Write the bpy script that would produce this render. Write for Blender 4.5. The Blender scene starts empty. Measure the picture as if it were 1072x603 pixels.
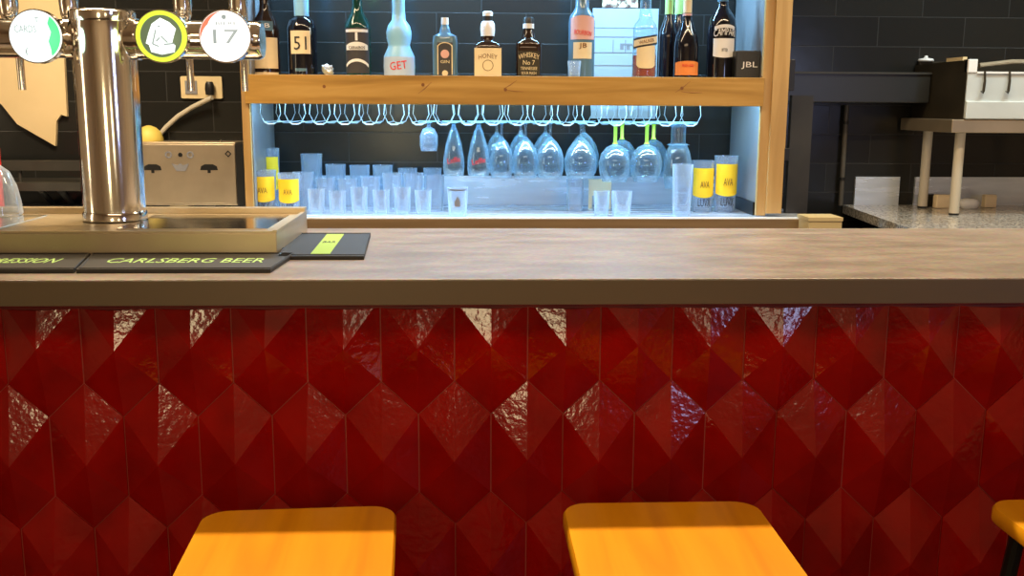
import bpy, bmesh, math, random
from mathutils import Vector, Matrix, noise
random.seed(7)
S = bpy.context.scene
COL = S.collection
PI = math.pi

# ------------------------------------------------------------------ camera
F = 1050.0; PITCH = math.atan(191.5 / F); YAW = math.radians(2.6); ZC = 1.45
cam_d = bpy.data.cameras.new('camera'); cam = bpy.data.objects.new('camera', cam_d); COL.objects.link(cam)
cam_d.sensor_width = 36; cam_d.lens = 36 * F / 1072
ROLL = math.radians(0.32)
cam.location = (0, 0, ZC)
cam.rotation_euler = (Matrix.Rotation(-YAW, 3, 'Z') @ Matrix.Rotation(PI / 2 - PITCH, 3, 'X') @ Matrix.Rotation(ROLL, 3, 'Z')).to_euler()
cam_d.clip_start = 0.05
S.camera = cam

def at(px, py, Y=None, Z=None):
    """world point seen at pixel (px, py) on the plane Y or Z"""
    x = (px - 536) / F; y = -(py - 301.5) / F
    f = Vector((math.sin(YAW) * math.cos(PITCH), math.cos(YAW) * math.cos(PITCH), -math.sin(PITCH)))
    r = Vector((math.cos(YAW), -math.sin(YAW), 0)); u = r.cross(f)
    r, u = r * math.cos(ROLL) + u * math.sin(ROLL), u * math.cos(ROLL) - r * math.sin(ROLL)
    d = f + x * r + y * u
    t = Y / d.y if Y is not None else (Z - ZC) / d.z
    return Vector((0, 0, ZC)) + d * t

# ------------------------------------------------------------------ colour / world / lights
S.view_settings.view_transform = 'Standard'; S.view_settings.look = 'None'
S.view_settings.exposure = 0.0; S.view_settings.gamma = 1.0; S.view_settings.use_curve_mapping = False
W = bpy.data.worlds.new('world'); S.world = W; W.use_nodes = True
W.node_tree.nodes['Background'].inputs[0].default_value = (1.0, 0.78, 0.55, 1)
W.node_tree.nodes['Background'].inputs[1].default_value = 0.12

def area(name, loc, target, sx, sy, power, col, spread=180):
    d = bpy.data.lights.new(name, 'AREA'); d.shape = 'RECTANGLE'; d.size = sx; d.size_y = sy
    d.energy = power; d.color = col; d.spread = math.radians(spread)
    o = bpy.data.objects.new(name, d); COL.objects.link(o); o.location = loc
    o.rotation_euler = (Vector(target) - Vector(loc)).to_track_quat('-Z', 'Y').to_euler()
    return o
WARM = (1.0, 0.76, 0.47)
area('bar_ceiling_light', (0.2, 2.81, 2.55), (0.2, 2.2, 0.9), 3.6, 0.06, 85, WARM, 170)
area('seating_ceiling_light', (-0.1, 0.2, 2.6), (0, 1.7, 0.7), 2.2, 0.4, 12, (1.0, 0.70, 0.42), 150)
area('left_glint_lamp', (-0.56, -0.05, 1.28), (0.05, 1.96, 0.95), 0.25, 0.36, 3.8, (1.0, 0.82, 0.46), 170)  # unseen lamp added beside the camera for warm glints on the tiles
area('right_glint_lamp', (0.52, -0.05, 1.33), (-0.15, 1.96, 1.0), 0.20, 0.30, 0.9, (1.0, 0.84, 0.55), 170)  # unseen, added to catch the right halves of a few tiles
area('blue_glint_light', (2.72, -0.8, 1.6), (0.5, 1.96, 1.0), 0.36, 0.6, 8.5, (0.50, 0.60, 1.0), 170)  # unseen source added for bluish glints on the right-hand tiles
area('left_chrome_fill', (-3.3, 1.6, 1.7), (-1.0, 2.6, 1.4), 0.3, 1.2, 5, (1.0, 0.80, 0.52), 170)  # added fill giving the chrome column something bright to reflect
area('rear_wall_fill', (0.3, -1.9, 2.8), (0.2, -3.0, 1.2), 4.5, 0.3, 20, (1.0, 0.80, 0.55), 140)  # added fill brightening the wall behind the camera for reflections
area('left_back_fill', (-1.3, 3.1, 2.6), (-1.5, 4.1, 1.35), 0.3, 0.3, 13, (1.0, 0.80, 0.52), 120)  # added fill to brighten the beige board and steel box
area('griddle_cool_fill', (2.1, 3.3, 2.5), (1.9, 4.1, 1.2), 0.8, 0.15, 11, (0.86, 1.0, 0.97), 150)  # made-up cool fill brightening the griddle and right-hand wall

# ------------------------------------------------------------------ materials
def mat(name, col=(0.5, 0.5, 0.5), rough=0.5, metal=0.0, spec=0.5, emis=None, estr=0.0, coat=0.0, trans=0.0, alpha=1.0):
    m = bpy.data.materials.new(name); m.use_nodes = True
    b = m.node_tree.nodes['Principled BSDF']
    b.inputs['Base Color'].default_value = (*col, 1); b.inputs['Roughness'].default_value = rough
    b.inputs['Metallic'].default_value = metal; b.inputs['Specular IOR Level'].default_value = spec
    b.inputs['Coat Weight'].default_value = coat; b.inputs['Transmission Weight'].default_value = trans
    b.inputs['Alpha'].default_value = alpha
    if emis: b.inputs['Emission Color'].default_value = (*emis, 1); b.inputs['Emission Strength'].default_value = estr
    return m

def nodes(m):
    nt = m.node_tree; return nt, nt.nodes['Principled BSDF'], nt.nodes.new, nt.links.new

def vary(m, c1, c2, scale=(8, 8, 8), detail=4, lo=0.35, hi=0.65, bump=0.0, bscale=None, dist=0.0, rough=None):
    """procedural noise between two colours, with optional bump and roughness variation"""
    nt, b, N, L = nodes(m)
    tc = N('ShaderNodeTexCoord'); mp = N('ShaderNodeMapping'); mp.inputs['Scale'].default_value = scale
    L(tc.outputs['Object'], mp.inputs['Vector'])
    n = N('ShaderNodeTexNoise'); n.inputs['Scale'].default_value = 1; n.inputs['Detail'].default_value = detail
    n.inputs['Distortion'].default_value = dist; L(mp.outputs[0], n.inputs['Vector'])
    r = N('ShaderNodeValToRGB'); r.color_ramp.elements[0].position = lo; r.color_ramp.elements[1].position = hi
    r.color_ramp.elements[0].color = (*c1, 1); r.color_ramp.elements[1].color = (*c2, 1)
    L(n.outputs['Fac'], r.inputs['Fac']); L(r.outputs[0], b.inputs['Base Color'])
    if bump:
        n2 = N('ShaderNodeTexNoise'); n2.inputs['Scale'].default_value = bscale or 60; n2.inputs['Detail'].default_value = 2
        L(tc.outputs['Object'], n2.inputs['Vector'])
        bp = N('ShaderNodeBump'); bp.inputs['Strength'].default_value = bump; bp.inputs['Distance'].default_value = 0.004
        L(n2.outputs['Fac'], bp.inputs['Height']); L(bp.outputs[0], b.inputs['Normal'])
    if rough:
        mr = N('ShaderNodeMapRange'); mr.inputs['To Min'].default_value = rough[0]; mr.inputs['To Max'].default_value = rough[1]
        L(n.outputs['Fac'], mr.inputs['Value']); L(mr.outputs[0], b.inputs['Roughness'])
    return m

def glass(name, tint=(0.9, 0.96, 1.0), haze=0.1, hazecol=(0.75, 0.88, 1.0), edge=0.35):
    """thin-walled glass: transparent, reflecting more at grazing angles, with a pale haze mixed in so it shows"""
    m = bpy.data.materials.new(name); m.use_nodes = True
    nt = m.node_tree; nt.nodes.clear(); N = nt.nodes.new; L = nt.links.new
    out = N('ShaderNodeOutputMaterial'); tr = N('ShaderNodeBsdfTransparent'); tr.inputs[0].default_value = (*tint, 1)
    gl = N('ShaderNodeBsdfGlossy'); gl.inputs['Roughness'].default_value = 0.06
    df = N('ShaderNodeBsdfDiffuse'); df.inputs[0].default_value = (*hazecol, 1)
    tl = N('ShaderNodeBsdfTranslucent'); tl.inputs[0].default_value = (*hazecol, 1)
    ad = N('ShaderNodeMixShader'); ad.inputs[0].default_value = 0.5; L(df.outputs[0], ad.inputs[1]); L(tl.outputs[0], ad.inputs[2])
    lw = N('ShaderNodeLayerWeight'); lw.inputs['Blend'].default_value = 0.25
    mr = N('ShaderNodeMapRange'); mr.inputs['To Min'].default_value = 0.06; mr.inputs['To Max'].default_value = edge * 2
    L(lw.outputs['Facing'], mr.inputs['Value'])
    m1 = N('ShaderNodeMixShader'); L(mr.outputs[0], m1.inputs[0]); L(tr.outputs[0], m1.inputs[1]); L(gl.outputs[0], m1.inputs[2])
    mr2 = N('ShaderNodeMapRange'); mr2.inputs['To Min'].default_value = haze; mr2.inputs['To Max'].default_value = min(1, haze + edge)
    L(lw.outputs['Facing'], mr2.inputs['Value'])
    m2 = N('ShaderNodeMixShader'); L(mr2.outputs[0], m2.inputs[0]); L(m1.outputs[0], m2.inputs[1]); L(ad.outputs[0], m2.inputs[2])
    L(m2.outputs[0], out.inputs[0])
    return m

M = {}
# glazed red tile: small pits and ripples in the glaze
M['tile'] = vary(mat('red_glazed_tile', rough=0.13, spec=0.45), (0.25, 0.0008, 0.0), (0.35, 0.0022, 0.0004), (9, 9, 9), bump=0.26, bscale=60)
M['grout'] = mat('tile_grout', (0.34, 0.05, 0.035), 0.35)
M['carcass'] = mat('bar_carcass_red', (0.16, 0.002, 0.002), 0.6)
def worktop_mat():
    m = mat('brown_stone_worktop', rough=0.34, spec=0.45)
    nt, b, N, L = nodes(m)
    tc = N('ShaderNodeTexCoord'); mp = N('ShaderNodeMapping'); mp.inputs['Scale'].default_value = (3.2, 9, 9); L(tc.outputs['Object'], mp.inputs[0])
    n = N('ShaderNodeTexNoise'); n.inputs['Scale'].default_value = 1.6; n.inputs['Detail'].default_value = 7; n.inputs['Roughness'].default_value = 0.65; L(mp.outputs[0], n.inputs['Vector'])
    r = N('ShaderNodeValToRGB'); e = r.color_ramp.elements
    e[0].position = 0.33; e[0].color = (0.19, 0.155, 0.125, 1); e[1].position = 0.66; e[1].color = (0.30, 0.25, 0.205, 1)
    x = e.new(0.5); x.color = (0.24, 0.195, 0.16, 1)
    n3 = N('ShaderNodeTexNoise'); n3.inputs['Scale'].default_value = 90; n3.inputs['Detail'].default_value = 3; L(tc.outputs['Object'], n3.inputs['Vector'])
    mx = N('ShaderNodeMix'); mx.data_type = 'RGBA'; mx.blend_type = 'OVERLAY'; mx.inputs[0].default_value = 0.5
    L(n.outputs['Fac'], r.inputs[0]); L(r.outputs[0], mx.inputs[6]); L(n3.outputs['Color'], mx.inputs[7]); L(mx.outputs[2], b.inputs['Base Color'])
    mr = N('ShaderNodeMapRange'); mr.inputs['To Min'].default_value = 0.25; mr.inputs['To Max'].default_value = 0.5; L(n.outputs['Fac'], mr.inputs[0]); L(mr.outputs[0], b.inputs['Roughness'])
    return m
M['worktop'] = worktop_mat()
def wood(name, c1, c2, c3, axis='x', rough=0.42, spec=0.4, sc=1.0):
    m = mat(name, rough=rough, spec=spec); nt, b, N, L = nodes(m)
    tc = N('ShaderNodeTexCoord'); mp = N('ShaderNodeMapping')
    mp.inputs['Scale'].default_value = {'x': (1.2 * sc, 14 * sc, 14 * sc), 'z': (14 * sc, 14 * sc, 1.2 * sc), 'y': (14 * sc, 1.2 * sc, 14 * sc)}[axis]
    L(tc.outputs['Object'], mp.inputs[0])
    n = N('ShaderNodeTexNoise'); n.inputs['Scale'].default_value = 1.5; n.inputs['Detail'].default_value = 6; n.inputs['Distortion'].default_value = 0.7; L(mp.outputs[0], n.inputs['Vector'])
    r = N('ShaderNodeValToRGB'); e = r.color_ramp.elements
    e[0].position = 0.3; e[0].color = (*c1, 1); e[1].position = 0.7; e[1].color = (*c3, 1); k = e.new(0.5); k.color = (*c2, 1)
    L(n.outputs['Fac'], r.inputs[0]); L(r.outputs[0], b.inputs['Base Color'])
    return m
M['pine'] = wood('amber_pine', (0.30, 0.155, 0.028), (0.43, 0.235, 0.05), (0.53, 0.32, 0.09))
M['pine_v'] = wood('amber_pine_upright', (0.40, 0.235, 0.08), (0.49, 0.30, 0.11), (0.57, 0.37, 0.15), 'z')
M['knot'] = mat('pine_knot', (0.20, 0.07, 0.015), 0.5)
M['knot_light'] = mat('pine_grain_brown', (0.26, 0.11, 0.02), 0.5)
M['seat'] = wood('golden_varnished_seat', (0.72, 0.27, 0.004), (0.86, 0.35, 0.006), (0.93, 0.42, 0.012), 'y', 0.33, 0.35, 0.6)
M['blackmetal'] = mat('black_metal', (0.012, 0.011, 0.010), 0.45, 0.3)
M['chrome'] = mat('polished_chrome', (0.86, 0.84, 0.80), 0.12, 1.0)
M['steel'] = vary(mat('brushed_steel', metal=1.0, rough=0.28), (0.55, 0.50, 0.42), (0.70, 0.66, 0.58), (3, 40, 40), rough=(0.2, 0.36))
M['goldsteel'] = vary(mat('warm_satin_steel', metal=0.8, rough=0.38), (0.56, 0.46, 0.30), (0.64, 0.53, 0.36), (5, 5, 5))
M['wire'] = mat('white_coated_wire', (0.50, 0.62, 0.70), 0.3)
M['steel_cool'] = vary(mat('cool_brushed_steel', metal=0.45, rough=0.25), (0.62, 0.68, 0.76), (0.76, 0.82, 0.90), (3, 30, 30), rough=(0.18, 0.34))
M['white'] = mat('white_paint', (0.80, 0.81, 0.82), 0.45)
M['cream'] = mat('cream_plastic', (0.70, 0.56, 0.32), 0.45)
M['black'] = mat('black_plastic', (0.010, 0.010, 0.010), 0.4)
M['rubber'] = mat('black_rubber', (0.018, 0.016, 0.014), 0.6)
M['green'] = mat('lime_green_print', (0.34, 0.55, 0.05), 0.6)
M['greentext'] = mat('pale_green_print', (0.45, 0.72, 0.22), 0.6)
M['beige'] = vary(mat('beige_board', rough=0.6), (0.72, 0.55, 0.30), (0.80, 0.62, 0.36), (3, 3, 3))
M['darkwall'] = vary(mat('dark_rail', rough=0.45), (0.025, 0.023, 0.02), (0.045, 0.042, 0.035), (5, 5, 5))
M['whiteboard'] = vary(mat('pale_cabinet_board', rough=0.4), (0.16, 0.17, 0.18), (0.25, 0.26, 0.275), (4, 4, 1.5))
M['ink'] = mat('dark_ink', (0.02, 0.018, 0.02), 0.6)
M['inkgrey'] = mat('grey_ink', (0.22, 0.22, 0.24), 0.6)
M['red'] = mat('red_print', (0.75, 0.03, 0.03), 0.5)
M['orange'] = mat('orange_label', (0.80, 0.24, 0.05), 0.6)
M['yellow'] = mat('yellow_print', (0.95, 0.62, 0.02), 0.5)
M['lab_cream'] = mat('cream_label', (0.82, 0.66, 0.42), 0.6)
M['lab_white'] = mat('white_label', (0.86, 0.84, 0.84), 0.6)
M['lab_pink'] = mat('pink_label', (0.75, 0.42, 0.38), 0.6)
M['lab_dark'] = mat('charcoal_label', (0.045, 0.04, 0.045), 0.5)
M['darkglass'] = mat('near_black_bottle_glass', (0.006, 0.006, 0.010), 0.08, spec=0.6)
M['brownglass'] = mat('dark_brown_bottle_glass', (0.022, 0.010, 0.006), 0.08, spec=0.6)
M['greenglass'] = mat('dark_green_bottle_glass', (0.006, 0.045, 0.035), 0.08, spec=0.6)
M['paleblue'] = mat('frosted_pale_blue_glass', (0.30, 0.62, 0.92), 0.3, spec=0.5)
M['bluegl'] = mat('blue_grey_bottle_glass', (0.10, 0.19, 0.27), 0.12, spec=0.6)
M['amber'] = mat('amber_liquor', (0.42, 0.035, 0.01), 0.1, spec=0.6)
M['glass'] = glass('clear_glass')
M['glass_cool'] = glass('cool_lit_glass', (0.86, 0.95, 1.0), 0.05, (0.6, 0.85, 1.0), 0.32)
M['glass_haze'] = glass('hazy_tumbler_glass', (0.92, 0.96, 1.0), 0.17, (0.78, 0.88, 1.0), 0.35)  # milky haze mixed in to make the tumblers show bright
M['glass_foot'] = glass('thick_glass_foot', (0.9, 0.96, 1.0), 0.5, (0.55, 0.85, 1.0), 0.4)  # strong cyan haze put in so the feet read bright
M['stem_green'] = mat('lime_stem_plastic', (0.62, 0.85, 0.08), 0.25)
M['led'] = mat('led_diffuser', (0.8, 0.9, 1), emis=(0.45, 0.80, 1.0), estr=6.0)
M['grille'] = vary(mat('speaker_grille', rough=0.7), (0.02, 0.02, 0.02), (0.04, 0.04, 0.045), (300, 300, 300))
M['granite'] = vary(mat('speckled_granite', rough=0.16, spec=0.6), (0.20, 0.18, 0.16), (0.55, 0.52, 0.46), (120, 120, 120), 3, 0.42, 0.58)
M['dullsteel'] = vary(mat('dull_dark_steel', rough=0.5, metal=0.4), (0.03, 0.024, 0.014), (0.05, 0.04, 0.025), (5, 5, 5))
M['plaster'] = vary(mat('warm_plaster', rough=0.8), (0.58, 0.45, 0.30), (0.66, 0.52, 0.36), (2, 2, 2))
M['floor'] = vary(mat('dark_floor', rough=0.45), (0.05, 0.03, 0.02), (0.08, 0.05, 0.03), (3, 3, 3))
def wall_mat():
    m = mat('black_glazed_wall_tile', rough=0.2, spec=0.35); nt, b, N, L = nodes(m)
    tc = N('ShaderNodeTexCoord'); sx = N('ShaderNodeSeparateXYZ'); cb = N('ShaderNodeCombineXYZ'); L(tc.outputs['Object'], sx.inputs[0])
    ay = N('ShaderNodeMath'); ay.operation = 'ADD'; ay.inputs[1].default_value = -0.028; L(sx.outputs['Z'], ay.inputs[0])
    ax = N('ShaderNodeMath'); ax.operation = 'ADD'; ax.inputs[1].default_value = 5.34; L(sx.outputs['X'], ax.inputs[0])
    L(ax.outputs[0], cb.inputs[0]); L(ay.outputs[0], cb.inputs[1])
    br = N('ShaderNodeTexBrick'); L(cb.outputs[0], br.inputs['Vector']); br.inputs['Scale'].default_value = 1
    br.inputs['Brick Width'].default_value = 0.36; br.inputs['Row Height'].default_value = 0.119; br.inputs['Mortar Size'].default_value = 0.0024; br.inputs['Mortar Smooth'].default_value = 0.4
    br.inputs['Color1'].default_value = (0.013, 0.0135, 0.013, 1); br.inputs['Color2'].default_value = (0.019, 0.019, 0.017, 1); br.inputs['Mortar'].default_value = (0.038, 0.038, 0.038, 1)
    L(br.outputs['Color'], b.inputs['Base Color'])
    n = N('ShaderNodeTexNoise'); n.inputs['Scale'].default_value = 14; n.inputs['Detail'].default_value = 2; L(tc.outputs['Object'], n.inputs['Vector'])
    ml = N('ShaderNodeMath'); ml.operation = 'MULTIPLY_ADD'; ml.inputs[1].default_value = 0.25; L(n.outputs['Fac'], ml.inputs[0])
    inv = N('ShaderNodeMath'); inv.operation = 'SUBTRACT'; inv.inputs[0].default_value = 1.0; L(br.outputs['Fac'], inv.inputs[1]); L(inv.outputs[0], ml.inputs[2])
    bp = N('ShaderNodeBump'); bp.inputs['Strength'].default_value = 0.5; bp.inputs['Distance'].default_value = 0.003; L(ml.outputs[0], bp.inputs['Height']); L(bp.outputs[0], b.inputs['Normal'])
    return m
M['walltile'] = wall_mat()

# ------------------------------------------------------------------ mesh helpers
def put(name, bm, m, parent=None, smooth=35, loc=None, rotz=0, bevel=0):
    bmesh.ops.recalc_face_normals(bm, faces=bm.faces)
    me = bpy.data.meshes.new(name); bm.to_mesh(me); bm.free()
    if smooth:
        for p in me.polygons: p.use_smooth = True
        me.set_sharp_from_angle(angle=math.radians(smooth))
    me.materials.append(M[m] if isinstance(m, str) else m)
    o = bpy.data.objects.new(name, me); COL.objects.link(o)
    if parent: o.parent = parent
    if loc is not None: o.location = loc
    o.rotation_euler.z = rotz
    if bevel:
        b = o.modifiers.new('bevel', 'BEVEL'); b.width = bevel; b.segments = 2; b.limit_method = 'ANGLE'
    return o
def thing(name, label, cat, loc=(0, 0, 0), rotz=0, group=None):
    o = bpy.data.objects.new(name, None); COL.objects.link(o); o.location = loc; o.rotation_euler.z = rotz
    o.empty_display_size = 0.05
    o['label'] = label; o['category'] = cat
    if group: o['group'] = group
    return o
def tag(o, label, cat, group=None):
    o['label'] = label; o['category'] = cat
    if group: o['group'] = group
    return o
def struct(o): o['kind'] = 'structure'; return o
def nb(): return bmesh.new()
def box(bm, x0, x1, y0, y1, z0, z1):
    vs = [bm.verts.new((x, y, z)) for x in (x0, x1) for y in (y0, y1) for z in (z0, z1)]
    for f in ((0, 1, 3, 2), (4, 6, 7, 5), (0, 4, 5, 1), (2, 3, 7, 6), (0, 2, 6, 4), (1, 5, 7, 3)):
        bm.faces.new([vs[i] for i in f])
    return bm
def loft(bm, secs, n=28, ex=2.0, cx=0, cy=0, caps=True):
    """stack of rings; secs = (rx, ry, z[, exponent])"""
    rings = []
    for s in secs:
        rx, ry, z = s[:3]; e = s[3] if len(s) > 3 else ex
        ring = []
        for i in range(n):
            a = 2 * PI * (i + 0.5) / n; c, q = math.cos(a), math.sin(a)
            ring.append(bm.verts.new((cx + rx * math.copysign(abs(c) ** (2 / e), c), cy + ry * math.copysign(abs(q) ** (2 / e), q), z)))
        rings.append(ring)
    for a, b in zip(rings, rings[1:]):
        for i in range(n): bm.faces.new((a[i], a[(i + 1) % n], b[(i + 1) % n], b[i]))
    if caps: bm.faces.new(rings[0][::-1]); bm.faces.new(rings[-1])
    return bm
def lathe(bm, prof, n=28, caps=True, cx=0, cy=0): return loft(bm, [(r, r, z) for r, z in prof], n, 2.0, cx, cy, caps)
def tube(bm, pts, r, n=8, caps=True):
    pts = [Vector(p) for p in pts]; rings = []
    for i, p in enumerate(pts):
        t = (pts[min(i + 1, len(pts) - 1)] - pts[max(i - 1, 0)]).normalized()
        up = Vector((0, 0, 1)) if abs(t.z) < 0.9 else Vector((0, 1, 0))
        a = t.cross(up).normalized(); b = t.cross(a).normalized(); rr = r[i] if isinstance(r, (list, tuple)) else r
        rings.append([bm.verts.new(p + a * rr * math.cos(2 * PI * k / n) + b * rr * math.sin(2 * PI * k / n)) for k in range(n)])
    for A, B in zip(rings, rings[1:]):
        for k in range(n): bm.faces.new((A[k], A[(k + 1) % n], B[(k + 1) % n], B[k]))
    if caps: bm.faces.new(rings[0][::-1]); bm.faces.new(rings[-1])
    return bm
def prism(bm, pts, d0, d1, plane='xz'):
    f = (lambda p, d: (p[0], d, p[1])) if plane == 'xz' else ((lambda p, d: (p[0], p[1], d)) if plane == 'xy' else (lambda p, d: (d, p[0], p[1])))
    a = [bm.verts.new(f(p, d0)) for p in pts]; b = [bm.verts.new(f(p, d1)) for p in pts]
    bm.faces.new(a); bm.faces.new(b[::-1])
    for i in range(len(pts)): j = (i + 1) % len(pts); bm.faces.new((a[i], a[j], b[j], b[i]))
    return bm
def disc(bm, r, y0, y1, cx=0, cz=0, n=40, ri=None):
    """disc or ring facing -Y"""
    o = [(cx + r * math.cos(2 * PI * k / n), cz + r * math.sin(2 * PI * k / n)) for k in range(n)]
    if ri is None: return prism(bm, o, y0, y1)
    q = [(cx + ri * math.cos(2 * PI * k / n), cz + ri * math.sin(2 * PI * k / n)) for k in range(n)]
    V = [[bm.verts.new((p[0], y, p[1])) for p in ps] for ps in (o, q) for y in (y0, y1)]
    for k in range(n):
        j = (k + 1) % n
        bm.faces.new((V[0][k], V[0][j], V[1][j], V[1][k])); bm.faces.new((V[2][k], V[3][k], V[3][j], V[2][j]))
        bm.faces.new((V[0][k], V[2][k], V[2][j], V[0][j])); bm.faces.new((V[1][k], V[1][j], V[3][j], V[3][k]))
    return bm
def rrect(w, h, r, n=5):
    pts = []
    for cx, cy, a0 in ((w / 2 - r, h / 2 - r, 0), (-w / 2 + r, h / 2 - r, PI / 2), (-w / 2 + r, -h / 2 + r, PI), (w / 2 - r, -h / 2 + r, 1.5 * PI)):
        for k in range(n + 1): a = a0 + PI / 2 * k / n; pts.append((cx + r * math.cos(a), cy + r * math.sin(a)))
    return pts
def text(name, s, m, parent, w, h, loc=(0, 0, 0), curve=None, flat=False, thick=0.0003, rotz=0, tilt=0, arch=0):
    """lettering scaled to w x h, facing -Y (or up when flat); curve = radius it wraps round"""
    cu = bpy.data.curves.new('t', 'FONT'); cu.body = s; cu.align_x = 'CENTER'; cu.align_y = 'CENTER'; cu.size = 1; cu.extrude = 0.004
    cu.resolution_u = 2
    t = bpy.data.objects.new('t', cu); COL.objects.link(t)
    bpy.context.view_layer.update()
    me = bpy.data.meshes.new_from_object(t.evaluated_get(bpy.context.evaluated_depsgraph_get()))
    bpy.data.objects.remove(t); bpy.data.curves.remove(cu)
    xs = [v.co.x for v in me.vertices]; ys = [v.co.y for v in me.vertices]
    cx = (max(xs) + min(xs)) / 2; cy = (max(ys) + min(ys)) / 2; sx = w / (max(xs) - min(xs)); sy = h / (max(ys) - min(ys))
    for v in me.vertices:
        x = (v.co.x - cx) * sx; y = (v.co.y - cy) * sy; d = v.co.z * thick / 0.004
        if arch: y -= arch * (2 * x / w) ** 2
        if tilt: x, y = x * math.cos(tilt) - y * math.sin(tilt), x * math.sin(tilt) + y * math.cos(tilt)
        if flat: v.co = (x, y, d)
        elif curve: a = x / curve; v.co = ((curve + d) * math.sin(a), curve - (curve + d) * math.cos(a), y)
        else: v.co = (x, -d, y)
    me.materials.clear(); me.materials.append(M[m])
    me.name = name
    o = bpy.data.objects.new(name, me); COL.objects.link(o); o.parent = parent; o.location = loc; o.rotation_euler.z = rotz
    return o
def wrap(bm, r, z0, z1, half, off=0.0006, n=14, ry=None, ex=2.0, top=None, bot=None):
    """label wrapped round the front (-Y) of a bottle of radius r (superellipse rx=r, ry)"""
    ry = ry or r; A = []
    nz = 4
    def P(a, q):
        c, s_ = math.sin(a), -math.cos(a)
        return ((r + q) * math.copysign(abs(c) ** (2 / ex), c), (ry + q) * math.copysign(abs(s_) ** (2 / ex), s_))
    for q in (off, -0.0005):
        g = []
        for i in range(n + 1):
            a = -half + 2 * half * i / n; x, y = P(a, q); u = 2 * i / n - 1
            zt = z1 + (top(u) if top else 0); zb = z0 + (bot(u) if bot else 0)
            g.append([bm.verts.new((x, y, zb + (zt - zb) * k / nz)) for k in range(nz + 1)])
        A.append(g)
    f, b = A
    for i in range(n):
        for k in range(nz):
            bm.faces.new((f[i][k], f[i + 1][k], f[i + 1][k + 1], f[i][k + 1])); bm.faces.new((b[i][k], b[i][k + 1], b[i + 1][k + 1], b[i + 1][k]))
        bm.faces.new((f[i][0], b[i][0], b[i + 1][0], f[i + 1][0])); bm.faces.new((f[i][nz], f[i + 1][nz], b[i + 1][nz], b[i][nz]))
    for i in (0, n):
        for k in range(nz): bm.faces.new((f[i][k], f[i][k + 1], b[i][k + 1], b[i][k]))
    return bm
def copy_tree(o, parent=None):
    c = o.copy(); COL.objects.link(c)
    if parent: c.parent = parent
    for ch in list(o.children): copy_tree(ch, c)
    return c

# ------------------------------------------------------------------ the room
YW = 4.15
struct(put('wall_back', box(nb(), -3.4, 3.4, YW, YW + 0.1, 0, 2.9), 'walltile'))
struct(put('floor', box(nb(), -3.5, 3.5, -3.1, YW + 0.1, -0.05, 0), 'floor'))
struct(put('ceiling', box(nb(), -3.5, 3.5, -3.1, YW + 0.1, 2.9, 2.95), 'plaster'))
struct(put('wall_left', box(nb(), -3.5, -3.4, -3.1, YW + 0.1, 0, 2.9), 'plaster'))
struct(put('wall_right', box(nb(), 3.4, 3.5, -3.1, YW + 0.1, 0, 2.9), 'plaster'))
struct(put('wall_front', box(nb(), -3.4, 3.4, -3.1, -3.0, 0, 2.9), 'plaster'))

# ------------------------------------------------------------------ the bar: tiled front and worktop
ZT = 1.124; ZB = 1.074; YF = 1.88; YB = 2.68; YP = 1.975
bar = thing('bar_counter', 'long bar counter clad in red pyramid-faceted glazed tiles', 'bar counter', (0, YP, 0))
put('carcass', box(nb(), -2.6, 2.9, 0.016, 0.62, 0.0, ZB), 'carcass', bar, 0)
bm = nb(); box(bm, -2.6, 2.9, 0.001, 0.016, 0.0, ZB - 0.018)
put('grout', bm, 'grout', bar, 0)
put('shade_strip', box(nb(), -2.6, 2.9, -0.006, 0.02, ZB - 0.022, ZB), 'carcass', bar, 0)  # dark strip standing in for the shadow under the worktop
bm = nb(); w2 = 0.0732; hh = 0.1535; cd = 0.0695; pitch = 0.148; row = 0.2375; q = 0.031
def clip_poly(poly, zmax):
    out = []
    for i, a in enumerate(poly):
        b = poly[(i + 1) % len(poly)]
        if a[2] <= zmax: out.append(a)
        if (a[2] <= zmax) != (b[2] <= zmax):
            t = (zmax - a[2]) / (b[2] - a[2]); out.append(tuple(a[k] + (b[k] - a[k]) * t for k in range(3)))
    return out
X0 = -0.766; ZROW = 0.744
for ri in range(-1, 4):
    zc = ZROW - ri * row
    for k in range(-13, 25):
        xc = X0 + pitch * (k + (0.5 if ri % 2 else 0))
        if xc < -2.5 or xc > 2.8: continue
        jx, jz, jq = random.uniform(-.004, .004), random.uniform(-.003, .003), q * random.uniform(0.85, 1.15)
        tw = random.uniform(-.0015, .0015)
        hexa = [(0, hh), (w2, hh - cd), (w2, -hh + cd), (0, -hh), (-w2, -hh + cd), (-w2, hh - cd)]
        base = [(xc + x, 0.006, zc + z) for x, z in hexa]
        rim = [(xc + x * 0.992, -0.001 + tw * (x / w2), zc + z * 0.995) for x, z in hexa]
        ap = (xc + jx, -0.001 - jq, zc + jz - 0.008)
        for i in range(6):
            j = (i + 1) % 6
            for poly in ([rim[i], rim[j], ap], [base[i], base[j], rim[j], rim[i]]):
                cp = clip_poly([tuple(p) for p in poly], ZB - 0.024)
                cp = [p if p[2] >= 0.002 else (p[0], p[1], 0.002) for p in cp]
                if len(cp) >= 3:
                    try: bm.faces.new([bm.verts.new(p) for p in cp])
                    except ValueError: pass
bmesh.ops.remove_doubles(bm, verts=bm.verts, dist=1e-5)
put('tile_cladding', bm, 'tile', bar, 0)

top = put('bar_worktop', box(nb(), -2.65, 2.95, YF, YB, ZB, ZT), 'worktop', None, 0, bevel=0.002)
put('edge_band', box(nb(), -2.65, 2.95, YF - 0.002, YF + 0.0005, ZB + 0.001, ZT - 0.003), mat('dark_brown_edge_band', (0.125, 0.092, 0.050), 0.45), top, 0)
tag(top, 'thick brown stone-look worktop running along the top of the bar', 'worktop')

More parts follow.
